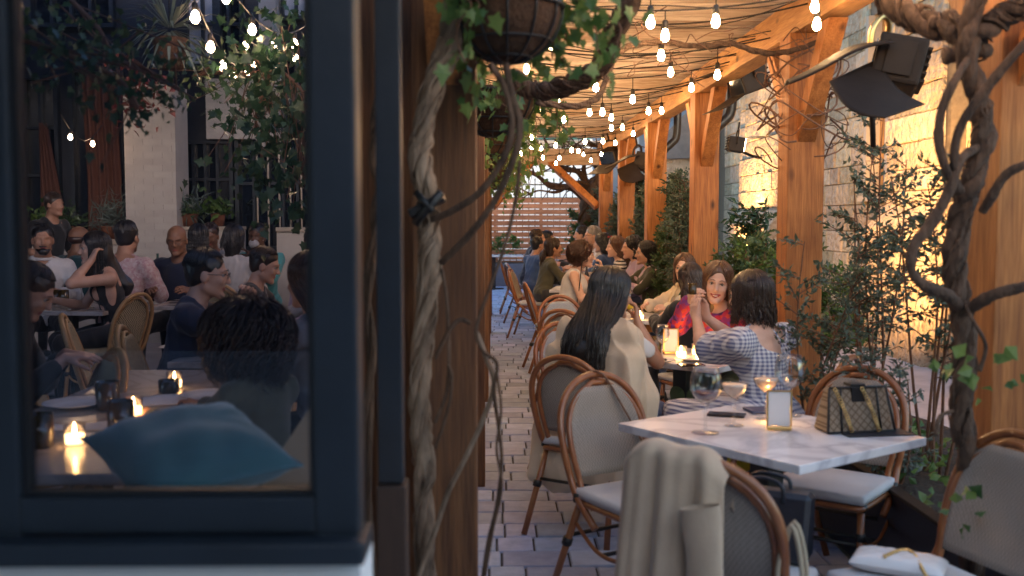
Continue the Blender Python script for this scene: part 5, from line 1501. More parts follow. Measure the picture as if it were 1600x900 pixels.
# ------------------------------------------------------------------ twisted vines
def bump_r(n, r, seed, amt=.25, taper=(1,1)):
    q = random.Random(seed); ph = [q.uniform(0,6) for _ in range(3)]
    return [r*(taper[0]+(taper[1]-taper[0])*i/(n-1))*(1+q.uniform(-.10,.10)+amt*.5*math.sin(i*.61+ph[0])+amt*.5*math.sin(i*.23+ph[1])) for i in range(n)]
def px_path(L, n=7): return crom([W(a, b, Y) for a, b, Y in L], n)
def twisted(m, path, r, strands=3, turns=4, seed=1, taper=(1,1), so=.62):
    N = len(path)
    for s_ in range(strands):
        pts = []
        for i, p in enumerate(path):
            t = (path[min(i+1,N-1)]-path[max(i-1,0)]).normalized(); a = t.cross(Vector((0,1,0.1))).normalized(); b = t.cross(a)
            w = 2*PI*(s_/strands + turns*i/(N-1)); tp = taper[0]+(taper[1]-taper[0])*i/(N-1)
            pts.append(p + (a*math.cos(w)+b*math.sin(w))*r*so*tp)
        m.tube(pts, bump_r(N, r*.68 if strands > 1 else r, seed+s_, .35, taper), 9)
    q = random.Random(seed+99)
    if r > .02:
        for s_ in range(13):      # peeling bark fibres and thin side stems hugging the trunk
            a0, tn, i0 = q.uniform(0, 6.28), q.uniform(.4, 1.2)*turns, q.randrange(0, max(1, N//2)); i1 = min(N, i0+q.randrange(N//3, N))
            pts = []
            for i in range(i0, i1):
                p = path[i]; t = (path[min(i+1,N-1)]-path[max(i-1,0)]).normalized(); a = t.cross(Vector((0,1,0.1))).normalized(); b = t.cross(a)
                w = a0 + 2*PI*tn*i/(N-1) + .5*math.sin(i*.4+s_); rr_ = r*(1.22+.16*math.sin(i*.7+s_*2))
                pts.append(p + (a*math.cos(w)+b*math.sin(w))*rr_)
            if len(pts) > 3: m.tube(pts, bump_r(len(pts), r*q.uniform(.10,.24), seed+s_+7, .5, (1,.4)), 5)
        for s_ in range(8):      # knots
            i = q.randrange(2, N-2); w = q.uniform(0, 6.28); t = (path[i+1]-path[i-1]).normalized(); a = t.cross(Vector((0,1,.1))).normalized(); b = t.cross(a)
            m.sphere(path[i]+(a*math.cos(w)+b*math.sin(w))*r*.9, r*q.uniform(.35,.55), 7, 0, (1,1,1.3))
vt = empty('vine_trunk', (0,0,0), 0, 'gnarled grey twisted vine trunk climbing the nearest left post, with a dark tie', 'vine')
m = MB(); twisted(m, px_path([(712,-30,3.0),(705,60,3.0),(688,110,3.0),(664,180,3.0),(656,240,3.0),(665,300,3.0),(669,340,3.0),(672,400,3.0),(668,470,3.0),(657,560,3.0),(655,640,3.0),(662,720,3.0),(662,800,3.0),(664,900,3.0),(664,990,3.0)], 9), .025, 3, 5.0, 5); m.build('trunk', M['barkgrey'], vt)
m = MB(); m.tube(px_path([(668,345,2.98),(705,330,2.95),(750,300,2.92),(785,250,2.9),(800,200,2.9),(790,140,2.9),(765,100,2.9)]), .010, 7); m.build('branch', M['bark'], vt)
m = MB(); m.tube(px_path([(690,410,3.0),(735,365,2.95),(775,310,2.92),(805,240,2.9),(812,190,2.9),(800,150,2.9),(790,100,2.9)]), .010, 7); m.build('branch', M['bark'], vt)
m = MB(); m.tube(px_path([(812,250,2.9),(806,310,2.9),(790,380,2.9),(765,450,2.9),(745,510,2.9),(752,545,2.9),(776,568,2.9),(772,610,2.9),(778,660,2.9),(784,720,2.9),(776,790,2.9),(762,850,2.9),(752,920,2.9)]), .0058, 6); m.build('branch', M['bark'], vt)
m = MB(); m.tube(px_path([(745,520,2.92),(760,560,2.92),(772,600,2.92),(757,650,2.92),(730,710,2.92),(700,770,2.92),(680,830,2.92),(655,900,2.92),(640,960,2.92)]), .0085, 6); m.build('branch', M['barkgrey'], vt)
m = MB(); m.tube(px_path([(775,575,2.9),(783,640,2.88),(776,700,2.88),(784,760,2.88),(770,830,2.88),(758,900,2.88)]), .0042, 6); m.build('branch', M['bark'], vt)
m = MB(); m.tube(px_path([(680,560,2.95),(700,520,2.93),(718,500,2.93),(735,505,2.93)]), .006, 6); m.tube(px_path([(680,700,2.95),(700,640,2.93),(706,590,2.93),(700,570,2.93)]), .005, 6); m.tube(px_path([(690,420,2.95),(699,480,2.94),(700,600,2.94),(680,660,2.94)]), .006, 6); m.build('branch', M['bark'], vt)
m = MB(); m.box(-.055, .055, -.055, .055, -.012, .016, bev=.006, M=Matrix.Translation(W(668,322,2.98)) @ Matrix.Rotation(R(-28),4,'Y')); m.tube([W(648,350,2.92), W(690,300,2.9)], .013, 6); m.tube([W(650,300,2.92), W(676,330,2.9)], .010, 6); m.build('tie', M['blackm'], vt)
v2 = MB(); twisted(v2, px_path([(604,-20,3.2),(602,80,3.2),(587,180,3.2),(585,240,3.2),(592,300,3.2),(585,360,3.2),(575,460,3.2),(580,560,3.2),(574,680,3.2),(580,900,3.2)], 7), .014, 2, 4, 3); tag(v2.build('thin_vine', M['bark']), 'thin vine stem seen between the window frame and the dark upright', 'vine')

vr = empty('vine_trunk', (0,0,0), 0, 'big twisted dark vine trunk climbing beside the nearest right post', 'vine')
m = MB(); twisted(m, px_path([(1545,-60,3.25),(1520,20,3.2),(1512,90,3.2),(1530,160,3.2),(1538,210,3.2),(1520,280,3.2),(1500,340,3.2),(1492,420,3.2),(1500,480,3.2),(1508,560,3.2),(1500,640,3.2),(1515,720,3.2),(1512,800,3.22),(1520,890,3.24),(1516,980,3.26),(1522,1085,3.28)], 12), .027, 3, 6.5, 8, (1,1.15)); m.build('trunk', M['bark'], vr)
def br(pts, r, taper=(1,1), st=1, tr=3, mat='bark'):
    m = MB(); p = px_path(pts)
    if st > 1: twisted(m, p, r, st, tr, 4, taper)
    else: m.tube(p, bump_r(len(p), r, 3, .2, taper), 8)
    m.build('branch', M[mat], vr)
br([(1530,230,3.2),(1500,250,3.12),(1482,300,3.1),(1455,350,3.1),(1428,385,3.1),(1425,425,3.1),(1450,450,3.1),(1478,460,3.12),(1500,480,3.18)], .017)
br([(1515,90,3.2),(1495,120,3.1),(1472,170,3.1),(1467,220,3.1),(1480,270,3.1),(1500,300,3.15)], .014)
br([(1500,300,3.15),(1490,260,3.1),(1500,200,3.08),(1540,140,3.05),(1600,70,3.0),(1660,20,3.0)], .014)
br([(1660,430,3.0),(1600,448,3.05),(1560,458,3.08),(1535,470,3.12),(1505,490,3.18)], .017)
br([(1660,235,3.0),(1600,258,3.05),(1570,275,3.08),(1548,310,3.12),(1535,330,3.15)], .014)
br([(1360,-40,3.6),(1400,10,3.5),(1450,35,3.4),(1500,50,3.3),(1530,80,3.2)], .034, (1,1.1), 2, 2)
br([(1480,25,3.35),(1500,60,3.3),(1498,82,3.28),(1475,88,3.28)], .030, (1,.8))
br([(1525,60,3.2),(1560,30,3.2),(1600,10,3.15),(1660,-20,3.1)], .030, (1,1), 2, 2)
br([(1505,470,3.18),(1520,500,3.1),(1540,540,3.1),(1530,580,3.1)], .006)
br([(1500,640,3.2),(1470,650,3.15),(1462,680,3.12)], .008)
m = MB()
rngv = np.random.default_rng(12)
P = []
for (px, py) in ((1470,575),(1520,570),(1540,600),(1500,770),(1560,560),(1465,585),(1520,780),(1490,820),(1580,590)):
    for _ in range(3): P.append(np.array(W(px+rngv.normal()*14, py+rngv.normal()*12, 3.05)))
V, T3 = leaf_cloud(np.array(P), .05, rngv, .9, .3); np_obj('foliage', V, T3, M['leaf_ivy'], vr, smooth=False)

vo = empty('overhead_vine', (0,0,0), 0, 'rope like vines winding under the pergola roof among the bulbs', 'vine')
m = MB(); twisted(m, px_path([(1010,-70,3.6),(985,0,3.7),(960,50,3.8),(945,90,3.9),(915,120,4.0),(870,138,4.1),(835,142,4.2),(800,120,4.2)], 8), .030, 3, 4, 2); m.build('branch', M['bark'], vo)
m = MB(); twisted(m, px_path([(840,160,4.6),(900,166,4.8),(935,150,5.0),(952,110,5.1),(975,76,5.2),(1030,66,5.3),(1090,72,5.4),(1140,68,5.5),(1190,82,5.6),(1235,80,5.7),(1290,60,5.7)], 8), .013, 3, 8, 6); m.build('branch', M['bark'], vo)
q = random.Random(8)
m = MB()
for i in range(15):
    a = q.uniform(960, 1260); b = q.uniform(60, 90); Y = 5.0+(a-960)/300*.7
    pts = [(a, b, Y)]
    for k in range(4): a += q.uniform(-38, 38); b += q.uniform(-26, 22); pts.append((a, b, Y+q.uniform(-.15,.1)))
    m.tube(px_path(pts, 8), q.uniform(.002,.0035), 4, caps=False)
m.build('tendril', M['bark2'], vo); m = MB()
for i in range(16):     # tendrils round the second post
    a0 = q.uniform(0, 6.28); cz = q.uniform(1.95, 2.5); rr_ = q.uniform(.13, .26)
    m.tube([Vector((1.74+rr_*math.cos(a0+t*.8)+.04*math.sin(t*2.3), 5.86+rr_*.8*math.sin(a0+t*.8), cz+.09*math.sin(t*1.7+a0)-.02*t)) for t in np.linspace(0, q.uniform(4,8), 26)], q.uniform(.0025,.006), 5)
m.build('tendril', M['bark2'], vo)
# vines on the far end of the pergola
ve = empty('old_vine', (0,0,0), 0, 'many branched old vine at the far end of the pergola', 'vine')
m = MB(); twisted(m, px_path([(921,460,18.2),(918,400,18.2),(922,350,18.1),(926,310,18.0),(920,285,18.0)], 6), .15, 3, 1.5, 5); m.build('trunk', M['bark'], ve)
for pts, r in (([(922,320,18),(895,295,17.9),(860,290,17.8),(835,272,17.8),(800,262,17.8),(790,250,17.8)], .07), ([(925,305,18),(905,270,17.8),(880,262,17.8),(860,235,17.6),(850,215,17.5)], .06), ([(925,300,18),(935,270,17.8),(920,245,17.6),(905,230,17.5),(890,232,17.4)], .06), ([(928,300,18),(950,270,17.6),(960,250,17.4),(945,232,17.2),(920,228,17.0)], .05), ([(921,300,18),(912,262,17.8),(930,240,17.6),(960,238,17.4)], .05), ([(925,290,18),(900,285,17.6),(870,300,17.5),(840,298,17.5),(815,310,17.5)], .035)):
    m = MB(); pp = px_path(pts); m.tube(pp, bump_r(len(pp), r, 2, .2, (1,.35)), 7)
    for _ in range(5):
        k = q.randrange(3, len(pp)-1); p0 = pp[k]; d = Vector((q.uniform(-1,1), q.uniform(-.5,.5), q.uniform(-.2,1))).normalized()
        m.tube(crom([p0, p0+d*.3+Vector((.05,0,0)), p0+d*.6+Vector((0,0,.1)), p0+d*.9], 4), [.02,.018,.016,.015,.014,.013,.012,.011,.010,.009,.008,.007,.006], 5)
    m.build('branch', M['bark'], ve)

# ------------------------------------------------------------------ hanging baskets
def ivy_leaf_cloud(P, size, rng):
    """five lobed ivy leaves"""
    N = len(P); d = rng.normal(size=(N,3))*.6; d[:, 2] -= .8; d /= np.linalg.norm(d, axis=1)[:, None]
    s = np.cross(d, rng.normal(size=(N,3))); s /= np.linalg.norm(s, axis=1)[:, None]; n = np.cross(d, s)
    L = size*rng.uniform(.55, 1.2, N)[:, None]
    prof = [(0,0),(-.1,.32),(.22,.30),(.32,.52),(.52,.26),(1,0),(.52,-.26),(.32,-.52),(.22,-.30),(-.1,-.32)]
    vs = [P + d*L*.35 + n*L*.04] + [P + d*L*a + s*L*b*1.0 for a, b in prof]
    V = np.stack(vs, 1).reshape(-1, 3); i = np.arange(N)[:, None]*11
    T = np.concatenate([i+np.array([[0, 1+k, 1+(k+1)%10]]) for k in range(10)], 0)
    return V, T
def basket(c, r, h, label, seed, nleaf=500, size=.05, trail=.5, side=(1,0), leaf='leaf_ivy', nst=16, topz=2.85):
    rng = np.random.default_rng(seed); c = Vector(c)
    root = empty('hanging_basket', c, 0, label, 'hanging basket', 'hanging baskets on the left posts')
    m = MB(); pr = [(0.002,-h)]+[(r*math.sin(t), -h*math.cos(t)) for t in np.linspace(.12, PI/2, 9)]+[(r*.97, .01), (r*.90, 0), (0.002, -.02)]
    m.lathe(pr, n=28); m.build('liner', M['coco'], root)
    m = MB(); m.tube([(r*1.03*math.cos(w), r*1.03*math.sin(w), .0) for w in np.linspace(0, 2*PI, 33)], .006, 6)
    for k in range(12):
        a = 2*PI*k/12; m.tube([(1.03*r*math.sin(t)*math.cos(a), 1.03*r*math.sin(t)*math.sin(a), -1.03*h*math.cos(t)) for t in np.linspace(0.05, PI/2, 9)], .0038, 5)
    for f in (.45, .8): m.tube([(1.03*r*f*math.cos(w), 1.03*r*f*math.sin(w), -1.03*h*math.sqrt(1-f*f)) for w in np.linspace(0, 2*PI, 25)], .0035, 5)
    m.build('wire_frame', M['blackm'], root)
    m = MB()
    for k in range(3): a = 2*PI*k/3; m.tube([(r*math.cos(a), r*math.sin(a), 0), (0,0,max(topz-c.z,.2))], .003, 5)
    m.build('chain', M['blackm'], root)
    P = []; m = MB(); m.tube([(r*.7*math.cos(w), r*.7*math.sin(w), .02) for w in np.linspace(0, 2*PI, 25)], .004, 5)
    for k in range(nst):
        a = rng.uniform(0, 6.28); d = Vector((math.cos(a)+side[0]*.6, math.sin(a)+side[1]*.6, 0)); L = trail*rng.uniform(.4,1.1)
        pts = [Vector((math.cos(a)*r*.7, math.sin(a)*r*.7, .02)) ]
        for t in np.linspace(.15,1,7): pts.append(Vector((math.cos(a)*r*.8, math.sin(a)*r*.8, .05)) + d*.28*math.sin(min(t*1.6,1.57))*L**.5 + Vector((rng.normal()*.02, rng.normal()*.02, -L*t*t)))
        pp = crom(pts, 4); m.tube(pp, .0028, 4, caps=False)
        for p in pp:
            for _ in range(max(1,int(nleaf/nst/len(pp)))): P.append(np.array(p)+rng.normal(size=3)*.035)
    m.build('stem', M['bark2'], root)
    P = np.array(P); V, T3 = ivy_leaf_cloud(P, size, rng); np_obj('foliage', V, T3, M[leaf], root, smooth=False)
    return root
for k, (px, py, Y, r, h, nl, sz, tr) in enumerate([(792,52,3.05,.16,.16,280,.050,.28),(770,178,4.9,.20,.20,170,.050,.35),(765,222,7.1,.20,.20,170,.05,.4),(764,250,9.7,.20,.20,170,.055,.5),(766,270,12.4,.20,.2,150,.06,.55),(768,286,15.2,.2,.2,150,.06,.5)]):
    v = W(px, py-int(h*1600/Y*.5), Y)
    basket(v, r, h, ['large brown hanging basket overflowing with ivy, nearest the camera','hanging basket just below and behind the nearest one','third hanging basket along the left posts','fourth hanging basket along the left posts','fifth hanging basket along the left posts','farthest hanging basket along the left posts'][k], 60+k, nl, sz, tr, (1.0,-.3) if k == 0 else (.35,-.1))
# hanging greenery in the courtyard and climbing leaves
def hanging_green(name, pts, n, size, spread, label, leaf, seed, cat='plant', group=None, asp=.5, ivy=False, stems=True):
    rng = np.random.default_rng(seed); root = empty(name, (0,0,0), 0, label, cat, group)
    path = crom([W(a,b,Y) for a,b,Y in pts], 8); m = MB()
    m.tube(path, .010, 6)
    P = []
    for i in range(n):
        p = np.array(path[rng.integers(0, len(path))]) + rng.normal(size=3)*np.array(spread); P.append(p)
    for i in range(0, n, 14): 
        c0 = path[rng.integers(0, len(path))]; m.tube([c0, Vector(P[i])], .003, 4, caps=False)
    m.build('stem', M['bark2'], root)
    P = np.array(P); V, T3 = ivy_leaf_cloud(P, size, rng) if ivy else leaf_cloud(P, size, rng, asp)
    np_obj('foliage', V, T3, M[leaf], root, smooth=False); return root
HG = 'greenery hanging in the courtyard'
hanging_green('hanging_plant', [(30,60,3.4),(90,80,3.4),(140,100,3.4),(190,130,3.4),(215,170,3.4)], 230, .036, (.10,.12,.07), 'dark leafy branch across the upper left of the window', 'leaf_dark', 1, group=HG, ivy=True)  # added behind the glass in place of a plant reflected in it
hanging_green('hanging_plant', [(110,0,4.0),(150,40,4.0),(180,90,4.0),(230,110,4.0),(280,140,4.0)], 230, .034, (.11,.14,.08), 'yellowing leafy branch above the brick column', 'leaf_bush', 2, group=HG, ivy=True)
hanging_green('hanging_plant', [(395,90,6.5),(420,120,6.5),(400,180,6.5),(410,250,6.5)], 420, .07, (.14,.12,.25), 'ivy curtain hanging left of the dark doors', 'leaf_dark', 3, group=HG, ivy=True)
hanging_green('hanging_plant', [(440,110,6.2),(475,150,6.2),(468,220,6.2),(480,300,6.2)], 460, .07, (.14,.12,.25), 'dense ivy curtain at the right edge of the window', 'leaf_dark', 4, group=HG, ivy=True)
hanging_green('hanging_plant', [(200,140,8),(215,145,8),(230,150,8)], 200, .07, (.10,.1,.10), 'small red leaved plant on top of the brick column', 'leaf_red', 5, group=HG)
hanging_green('hanging_plant', [(300,120,7),(330,112,7),(370,116,7),(400,112,7)], 260, .06, (.12,.1,.10), 'leafy sprays along the beige brick band', 'leaf_bush', 6, group=HG)
rng = np.random.default_rng(31)
fp = empty('fan_palm', W(265,45,6.5), 0, 'spiky fan palm fronds hanging above the brick column', 'palm')  # palm set behind the pane in place of its reflection
m = MB()
for i in range(70):
    a = rng.uniform(0, 2*PI); e = rng.uniform(-.9, 1.2); d = Vector((math.cos(a)*math.cos(e), math.sin(a)*math.cos(e), math.sin(e))); L = rng.uniform(.25,.45)
    s_ = d.cross(Vector((0,0,1))).normalized()*.007
    p0 = d*.03; p1 = d*L*.6; p2 = d*L + Vector((0,0,-.08))
    m.add([p0-s_, p0+s_, p1+s_*1.4, p1-s_*1.4, p2], [(0,1,2,3),(3,2,4)])
m.build('frond', M['leaf_grey'], fp)
m = MB(); m.lathe([(0,-.25),(.08,-.25),(.11,-.06),(.10,-.06),(.07,-.20),(0,-.2)], n=16); m.build('pot', M['coco'], fp)
m = MB(); m.tube([(0,0,0),(0,0,1.2)], .004, 5); m.build('chain', M['blackm'], fp)
# potted plants on the courtyard walls
for k, (px, Y, z, leaf, h) in enumerate(((75,12.3,1.31,'leaf_green',.35),(105,12.3,1.31,'leaf_bush',.32),(170,12.3,1.31,'leaf_grey',.45),(185,12.3,1.31,'leaf_grey',.4),(290,12.3,1.46,'leaf_bush',.3),(300,12.3,1.46,'leaf_grey',.3),(342,12.3,1.46,'leaf_green',.28))):
    v = W(px, 400, Y); rt = empty('potted_plant', (v.x, Y, z+.003), 0, ['small bright green potted plant on the left courtyard wall','round potted plant beside the bright green one','tall grass like potted plant left of the brick column','second grass like potted plant touching the brick column','low potted plant right of the brick column','pale potted plant right of the brick column','little potted plant standing alone on the low wall'][k], 'potted plant', 'potted plants on the courtyard wall')
    m = MB(); m.lathe([(0,0),(.06,0),(.085,.13),(.088,.15),(.078,.15),(.07,.12),(0,.12)], n=16); m.build('pot', M['terra'], rt)
    rg = np.random.default_rng(200+k); P = np.stack([rg.normal(size=160)*.09, rg.normal(size=160)*.09, .13+np.abs(rg.normal(size=160))*h*.35], 1)
    V, T3 = leaf_cloud(P, .09 if 'grey' not in leaf else .2, rg, .5 if 'grey' not in leaf else .08, -.4); np_obj('foliage', V, T3, M[leaf], rt, smooth=False)

# ------------------------------------------------------------------ string lights
BS = .80
def string(y, bulbs, z=2.60, x0=-.12, x1=1.72, label='', y1=None, zc=None):
    root = empty('string_light', (0,0,0), 0, label, 'string light', 'bulb strings under the pergola roof')
    xs = np.linspace(x0, x1, 24); y1 = y if y1 is None else y1
    f = lambda x: Vector((x, y+(y1-y)*(x-x0)/(x1-x0), z+.10-.30*(1-((2*(x-x0)/(x1-x0)-1)**2))*.4))
    m = MB(); m.tube([f(x) for x in xs], .0048, 5); m.tube([f(x)+Vector((0,.03+.05*math.sin(x*3+y),.012+.03*math.sin(x*5+y*2))) for x in xs], .0030, 4); m.build('cable', M['bind'], root)
    for bx in bulbs:
        p = f(bx); dz = random.uniform(.02,.07)
        s_ = MB(); s_.tube([p+Vector((0,0,-.003)), p+Vector((0,0,-.02-dz))], .0035, 5); s_.lathe([(.0,0),(.010,-.002),(.0155,-.012),(.0165,-.045),(.0,-.045)], p+Vector((0,0,-.02-dz)), 10)
        so_ = s_.build('socket', M['bind'], root)
        b = MB(); b.lathe([(r_*BS, -.0455+(z_+.0455)*.9) for r_, z_ in [(.0,-.0455),(.0125,-.047),(.0165,-.058),(.0235,-.078),(.0245,-.090),(.020,-.104),(.010,-.112),(0,-.114)]], p+Vector((0,0,-.02-dz)), 9); b.build('bulb', M['bulb'], root)
    return root
rows = [(2.6,[1.2,1.5]),(3.3,[1.0,1.3,1.58]),(4.65,[.71,1.02,1.50]),(5.15,[.83,1.56]),(5.66,[.30,.9]),(6.2,[.62,1.36]),(6.75,[.2,1.14]),(7.2,[.7]),(7.67,[.45,1.0,1.42]),(8.3,[.15,.85]),(8.9,[.4,.80,1.3]),(9.5,[.1,.62,1.05,1.5]),(10.1,[.35,1.15]),(10.7,[.15,.7,1.3]),(11.4,[.4,1.0,1.55]),(12.1,[.2,.7,1.25]),(12.9,[.45,.95,1.5]),(13.7,[.15,.6,1.1]),(14.5,[.35,.9,1.5]),(15.4,[.15,.7,1.3]),(16.4,[.35,.95,1.5])]  # first two rows are added out of view to warm the near right post
ordn = ['very foremost','foremost','nearest visible','second visible','third','fourth','fifth','sixth','seventh','eighth','ninth','tenth','eleventh','twelfth','thirteenth','fourteenth','fifteenth','sixteenth','seventeenth','eighteenth','nineteenth','twentieth','farthest']
for i, (y, b) in enumerate(rows): string(y, b, label=f'{ordn[i]} bulb string across the alley roof, counting away from the camera', y1=y+random.uniform(-.25,.25), z=2.60+random.uniform(-.03,.03))
# strings behind the pane; the upper three stand in for reflected lights
def cstring(p0, p1, n, label):
    root = empty('string_light', (0,0,0), 0, label, 'string light', 'bulb strings over the courtyard')
    a, b = W(*p0), W(*p1); f = lambda t: a.lerp(b, t)+Vector((0,0,-.25*math.sin(PI*t)))
    m = MB(); m.tube([f(t) for t in np.linspace(0,1,20)], .005, 5); m.build('cable', M['bind'], root)
    for k in range(n):
        p = f((k+.5)/n); s_ = MB(); s_.lathe([(.0,0),(.0155,-.012),(.0165,-.045),(.0,-.045)], p, 10); s_.build('socket', M['bind'], root)
        bb_ = MB(); bb_.lathe([(.0,-.0455),(.0165,-.058),(.0245,-.090),(.012,-.110),(0,-.114)], p, 9); bb_.build('bulb', M['bulb'], root)
cstring((290,-30,5.0),(400,80,9.5),7,'bulb string running away at the upper middle of the window')
cstring((330,-60,5.5),(500,20,7.5),5,'bulb string across the top right corner of the window')
cstring((370,40,8.0),(500,30,8.0),5,'bulb string above the ivy curtains')
cstring((90,170,11.0),(160,195,12.2),2,'pair of bulbs before the dark courtyard windows')

# ------------------------------------------------------------------ barn door floodlights
def flood(p, yaw, pitch, sc, label, lit=False, aim=None, flap=None):
    root = empty('floodlight', p, 0, label, 'floodlight', 'barn door floodlights on the posts')
    root.rotation_euler = (R(pitch), 0, R(yaw)); root.scale = (sc, sc, sc)
    if aim:
        a = Vector(aim).normalized(); d = Vector(flap); d = (d-a*d.dot(a)).normalized(); Yv, Zv = -a, -d; Xv = Yv.cross(Zv)
        root.matrix_world = Matrix.Translation(p) @ Matrix(((Xv.x,Yv.x,Zv.x,0),(Xv.y,Yv.y,Zv.y,0),(Xv.z,Yv.z,Zv.z,0),(0,0,0,1))) @ Matrix.Scale(sc, 4)
    m = MB(); m.box(-.16, .16, -.12, .12, -.11, .11, bev=.018); m.build('housing', M['lampm'], root)
    m = MB()
    for i in range(5): m.box(-.13, .13, .122, .15, -.09+i*.042, -.075+i*.042)
    m.build('cooling_fin', M['lampm'], root)
    for s_ in (1, -1):
        m = MB()
        def fl(u, v): a = v; return Vector(((u-.5)*(.36+.06*a), -.125-.27*a, s_*(.100+.055*math.sin(a*1.5))))
        m.sheet(fl, 10, 12); o = m.build('barn_door', M['lampm'], root); q_ = o.modifiers.new('s','SOLIDIFY'); q_.thickness = .006
    m = MB(); m.box(-.14, .14, -.124, -.121, -.09, .09); m.build('lens', M['lens'] if lit else M['darkpane'], root)
    m = MB(); m.tube(crom([(-.175,0,0),(-.178,.0,.12),(-.15,.0,.20),(0,0,.225),(.15,0,.20),(.178,0,.12),(.175,0,0)],4), .011, 7); m.tube([(0,0,.225),(0,0,.34)], .014, 8); m.build('bracket', M['lampm'], root)
    return root
def barn_lamp(px, py, Y0, label, brass=True):
    """tilted lamp box with one big curved flap below and a thin wing flap above, sized in metres at its own distance"""
    O = W(px, py, Y0); k = 4.45/1600
    def P(dx, dy, dz): return Vector(((dx)*k, dz, -dy*k))      # dx, dy in the lamp's own grid (1 unit = 2.8 mm), dz depth in metres
    root = empty('floodlight', O, 0, label, 'floodlight', 'barn door floodlights on the posts')
    Mx = Matrix.Translation(P(62, -28, .22)) @ Matrix.Rotation(R(14), 4, 'Y') @ Matrix.Rotation(R(-18), 4, 'Z')
    m = MB(); m.box(-.105, .105, -.17, .17, -.105, .105, bev=.016, M=Mx); m.build('housing', M['lampm'], root)
    m = MB(); m.box(-.060, .060, -.185, -.172, -.075, .075, bev=.004, M=Mx)
    for i in range(5): m.box(.107, .125, -.14, .14, -.08+i*.036, -.068+i*.036, M=Mx)
    m.build('cooling_fin', M['lampm'], root)
    A, B, D, C_ = P(-72, 8, .02), P(22, -35, .16), P(-8, 70, -.16), P(68, 45, -.05)
    def low(u, v):
        p = (A.lerp(D, v)).lerp(B.lerp(C_, v), u); return p + Vector((-.055, -.085, -.050))*math.sin(PI*v)*(1-.25*u)
    m = MB(); m.sheet(low, 14, 16); o = m.build('barn_door', M['lampm'], root); q_ = o.modifiers.new('s', 'SOLIDIFY'); q_.thickness = .007
    def upr(u, v):
        a = P(-124, 4, .12).lerp(P(25, -52, -.02), u); b = P(-108, -4, .36).lerp(P(18, -62, .34), u)
        return a.lerp(b, v) + Vector((0, 0, .022*math.sin(u*PI*1.0) - .012*math.sin(u*PI*2) + .02*math.sin(v*PI)))
    m = MB(); m.sheet(upr, 18, 8); o = m.build('barn_door', M['lampm'], root); q_ = o.modifiers.new('s', 'SOLIDIFY'); q_.thickness = .007
    m = MB(); m.box(-.112, -.1065, -.12, .12, -.08, .08, M=Mx); m.build('lens', M['darkpane'], root)
    m = MB(); m.tube(crom([P(2, -52, .10), P(5, -80, .10), P(22, -101, .12), P(38, -96, .16), P(44, -76, .2), P(48, -56, .22)], 5), .014, 9)
    m.build('bracket', M['gold'] if brass else M['lampm'], root)
    m = MB(); m.tube([P(20, -100, .12), P(4, -190, .12)], .012, 8); m.build('arm', M['lampm'], root)
    m = MB(); m.tube([P(20, 40, .20), P(34, 100, .28)], .013, 8); m.build('handle', M['lampm'], root)
    return root
barn_lamp(1370, 120, 4.45, 'large dark floodlight with curved flaps and brass bracket beside the second post')
flood(W(1168,125,7.9), -80, 20, .9, 'round dark floodlight high beside the third post')
barn_lamp(990, 262, 12.6, 'dark floodlight with open curved flaps on the fifth post', False)
flood(W(957,243,15.0), -50, 20, 1.0, 'small dark floodlight by the farthest post')
flood(W(1150,226,9.6), 82, 8, .62, 'lit floodlight aimed at the stone wall', True)
flood(W(1016,262,13.6), 82, 8, .7, 'lit floodlight seen between the far posts', True)

# ------------------------------------------------------------------ people
CL['redc'] = cloth('red_ribbon', (.5,.03,.04))
AG = 'guests at the alley tables'; CG = 'guests in the courtyard'
rest = ((-.15,.38,.83), (.15,.38,.83))
person(dict(x=.50, y=5.10, yaw=38, hyaw=30, hpitch=8, lean=10, h=.007, s=.93, hs=1.08, style='long', hair='black', hl=.52, wave=.010, strands=620, skin='tan', drape=M['coat'], top=('white', .012, .5), bottom='jeans',
   arms=((-.10,.30,.83,(-.2,-.2,-1)), (.10,.24,1.02,(.5,.3,-1),(-.2,.3,.9),(-.8,-.3,0),.8)), seed=3, label='woman with very long black hair and a beige coat over her shoulders', group=AG))
person(dict(x=1.34, y=4.98, yaw=-38, hyaw=-6, hpitch=2, lean=8, h=.007, s=.91, hs=1.10, w=1.15, style='bob', hl=.17, hair='dark', wave=.012, strands=620, skin='fair', top=('gingham', .014, .75), topname='dress', puff=.022, backopen=1, straps=1, skirt=1, bottom='gingham', shoe='black',
   arms=((-.05,.42,1.03,(-.5,.1,-1),(.1,.25,.9),(.9,0,.1),.35), (.04,.43,1.03,(.5,.1,-1),(-.1,.25,.9),(-.9,0,.1),.5)), seed=5, label='woman in a gingham dress with an open back, hands clasped up', group=AG))
person(dict(x=1.40, y=6.28, yaw=-152, hyaw=-14, htilt=-8, hpitch=4, lean=12, h=.006, s=.93, hs=1.06, w=1.05, style='long', frontlocks=1, hl=.16, hair='brown', strands=620, skin='fair', smile=1, redlips=1, top=('floral', .016, 2.0), bottom='green',
   arms=((-.10,.36,.84,None,None,None,.5), (.10,.40,1.07,(.6,.1,-1),(-.5,.3,.5),(-.4,-.6,-.3),1.0)), seed=8, label='smiling woman in a red and purple floral blouse raising a small glass', group=AG))
person(dict(x=1.38, y=7.05, yaw=-15, hyaw=18, lean=6, h=.008, s=.84, hs=1.08, style='long', hl=.20, hair='dark', skin='fair', top=('black', .018, 2.0), bottom='black', seed=9, label='dark haired woman in a black top with her back to the camera', group=AG))
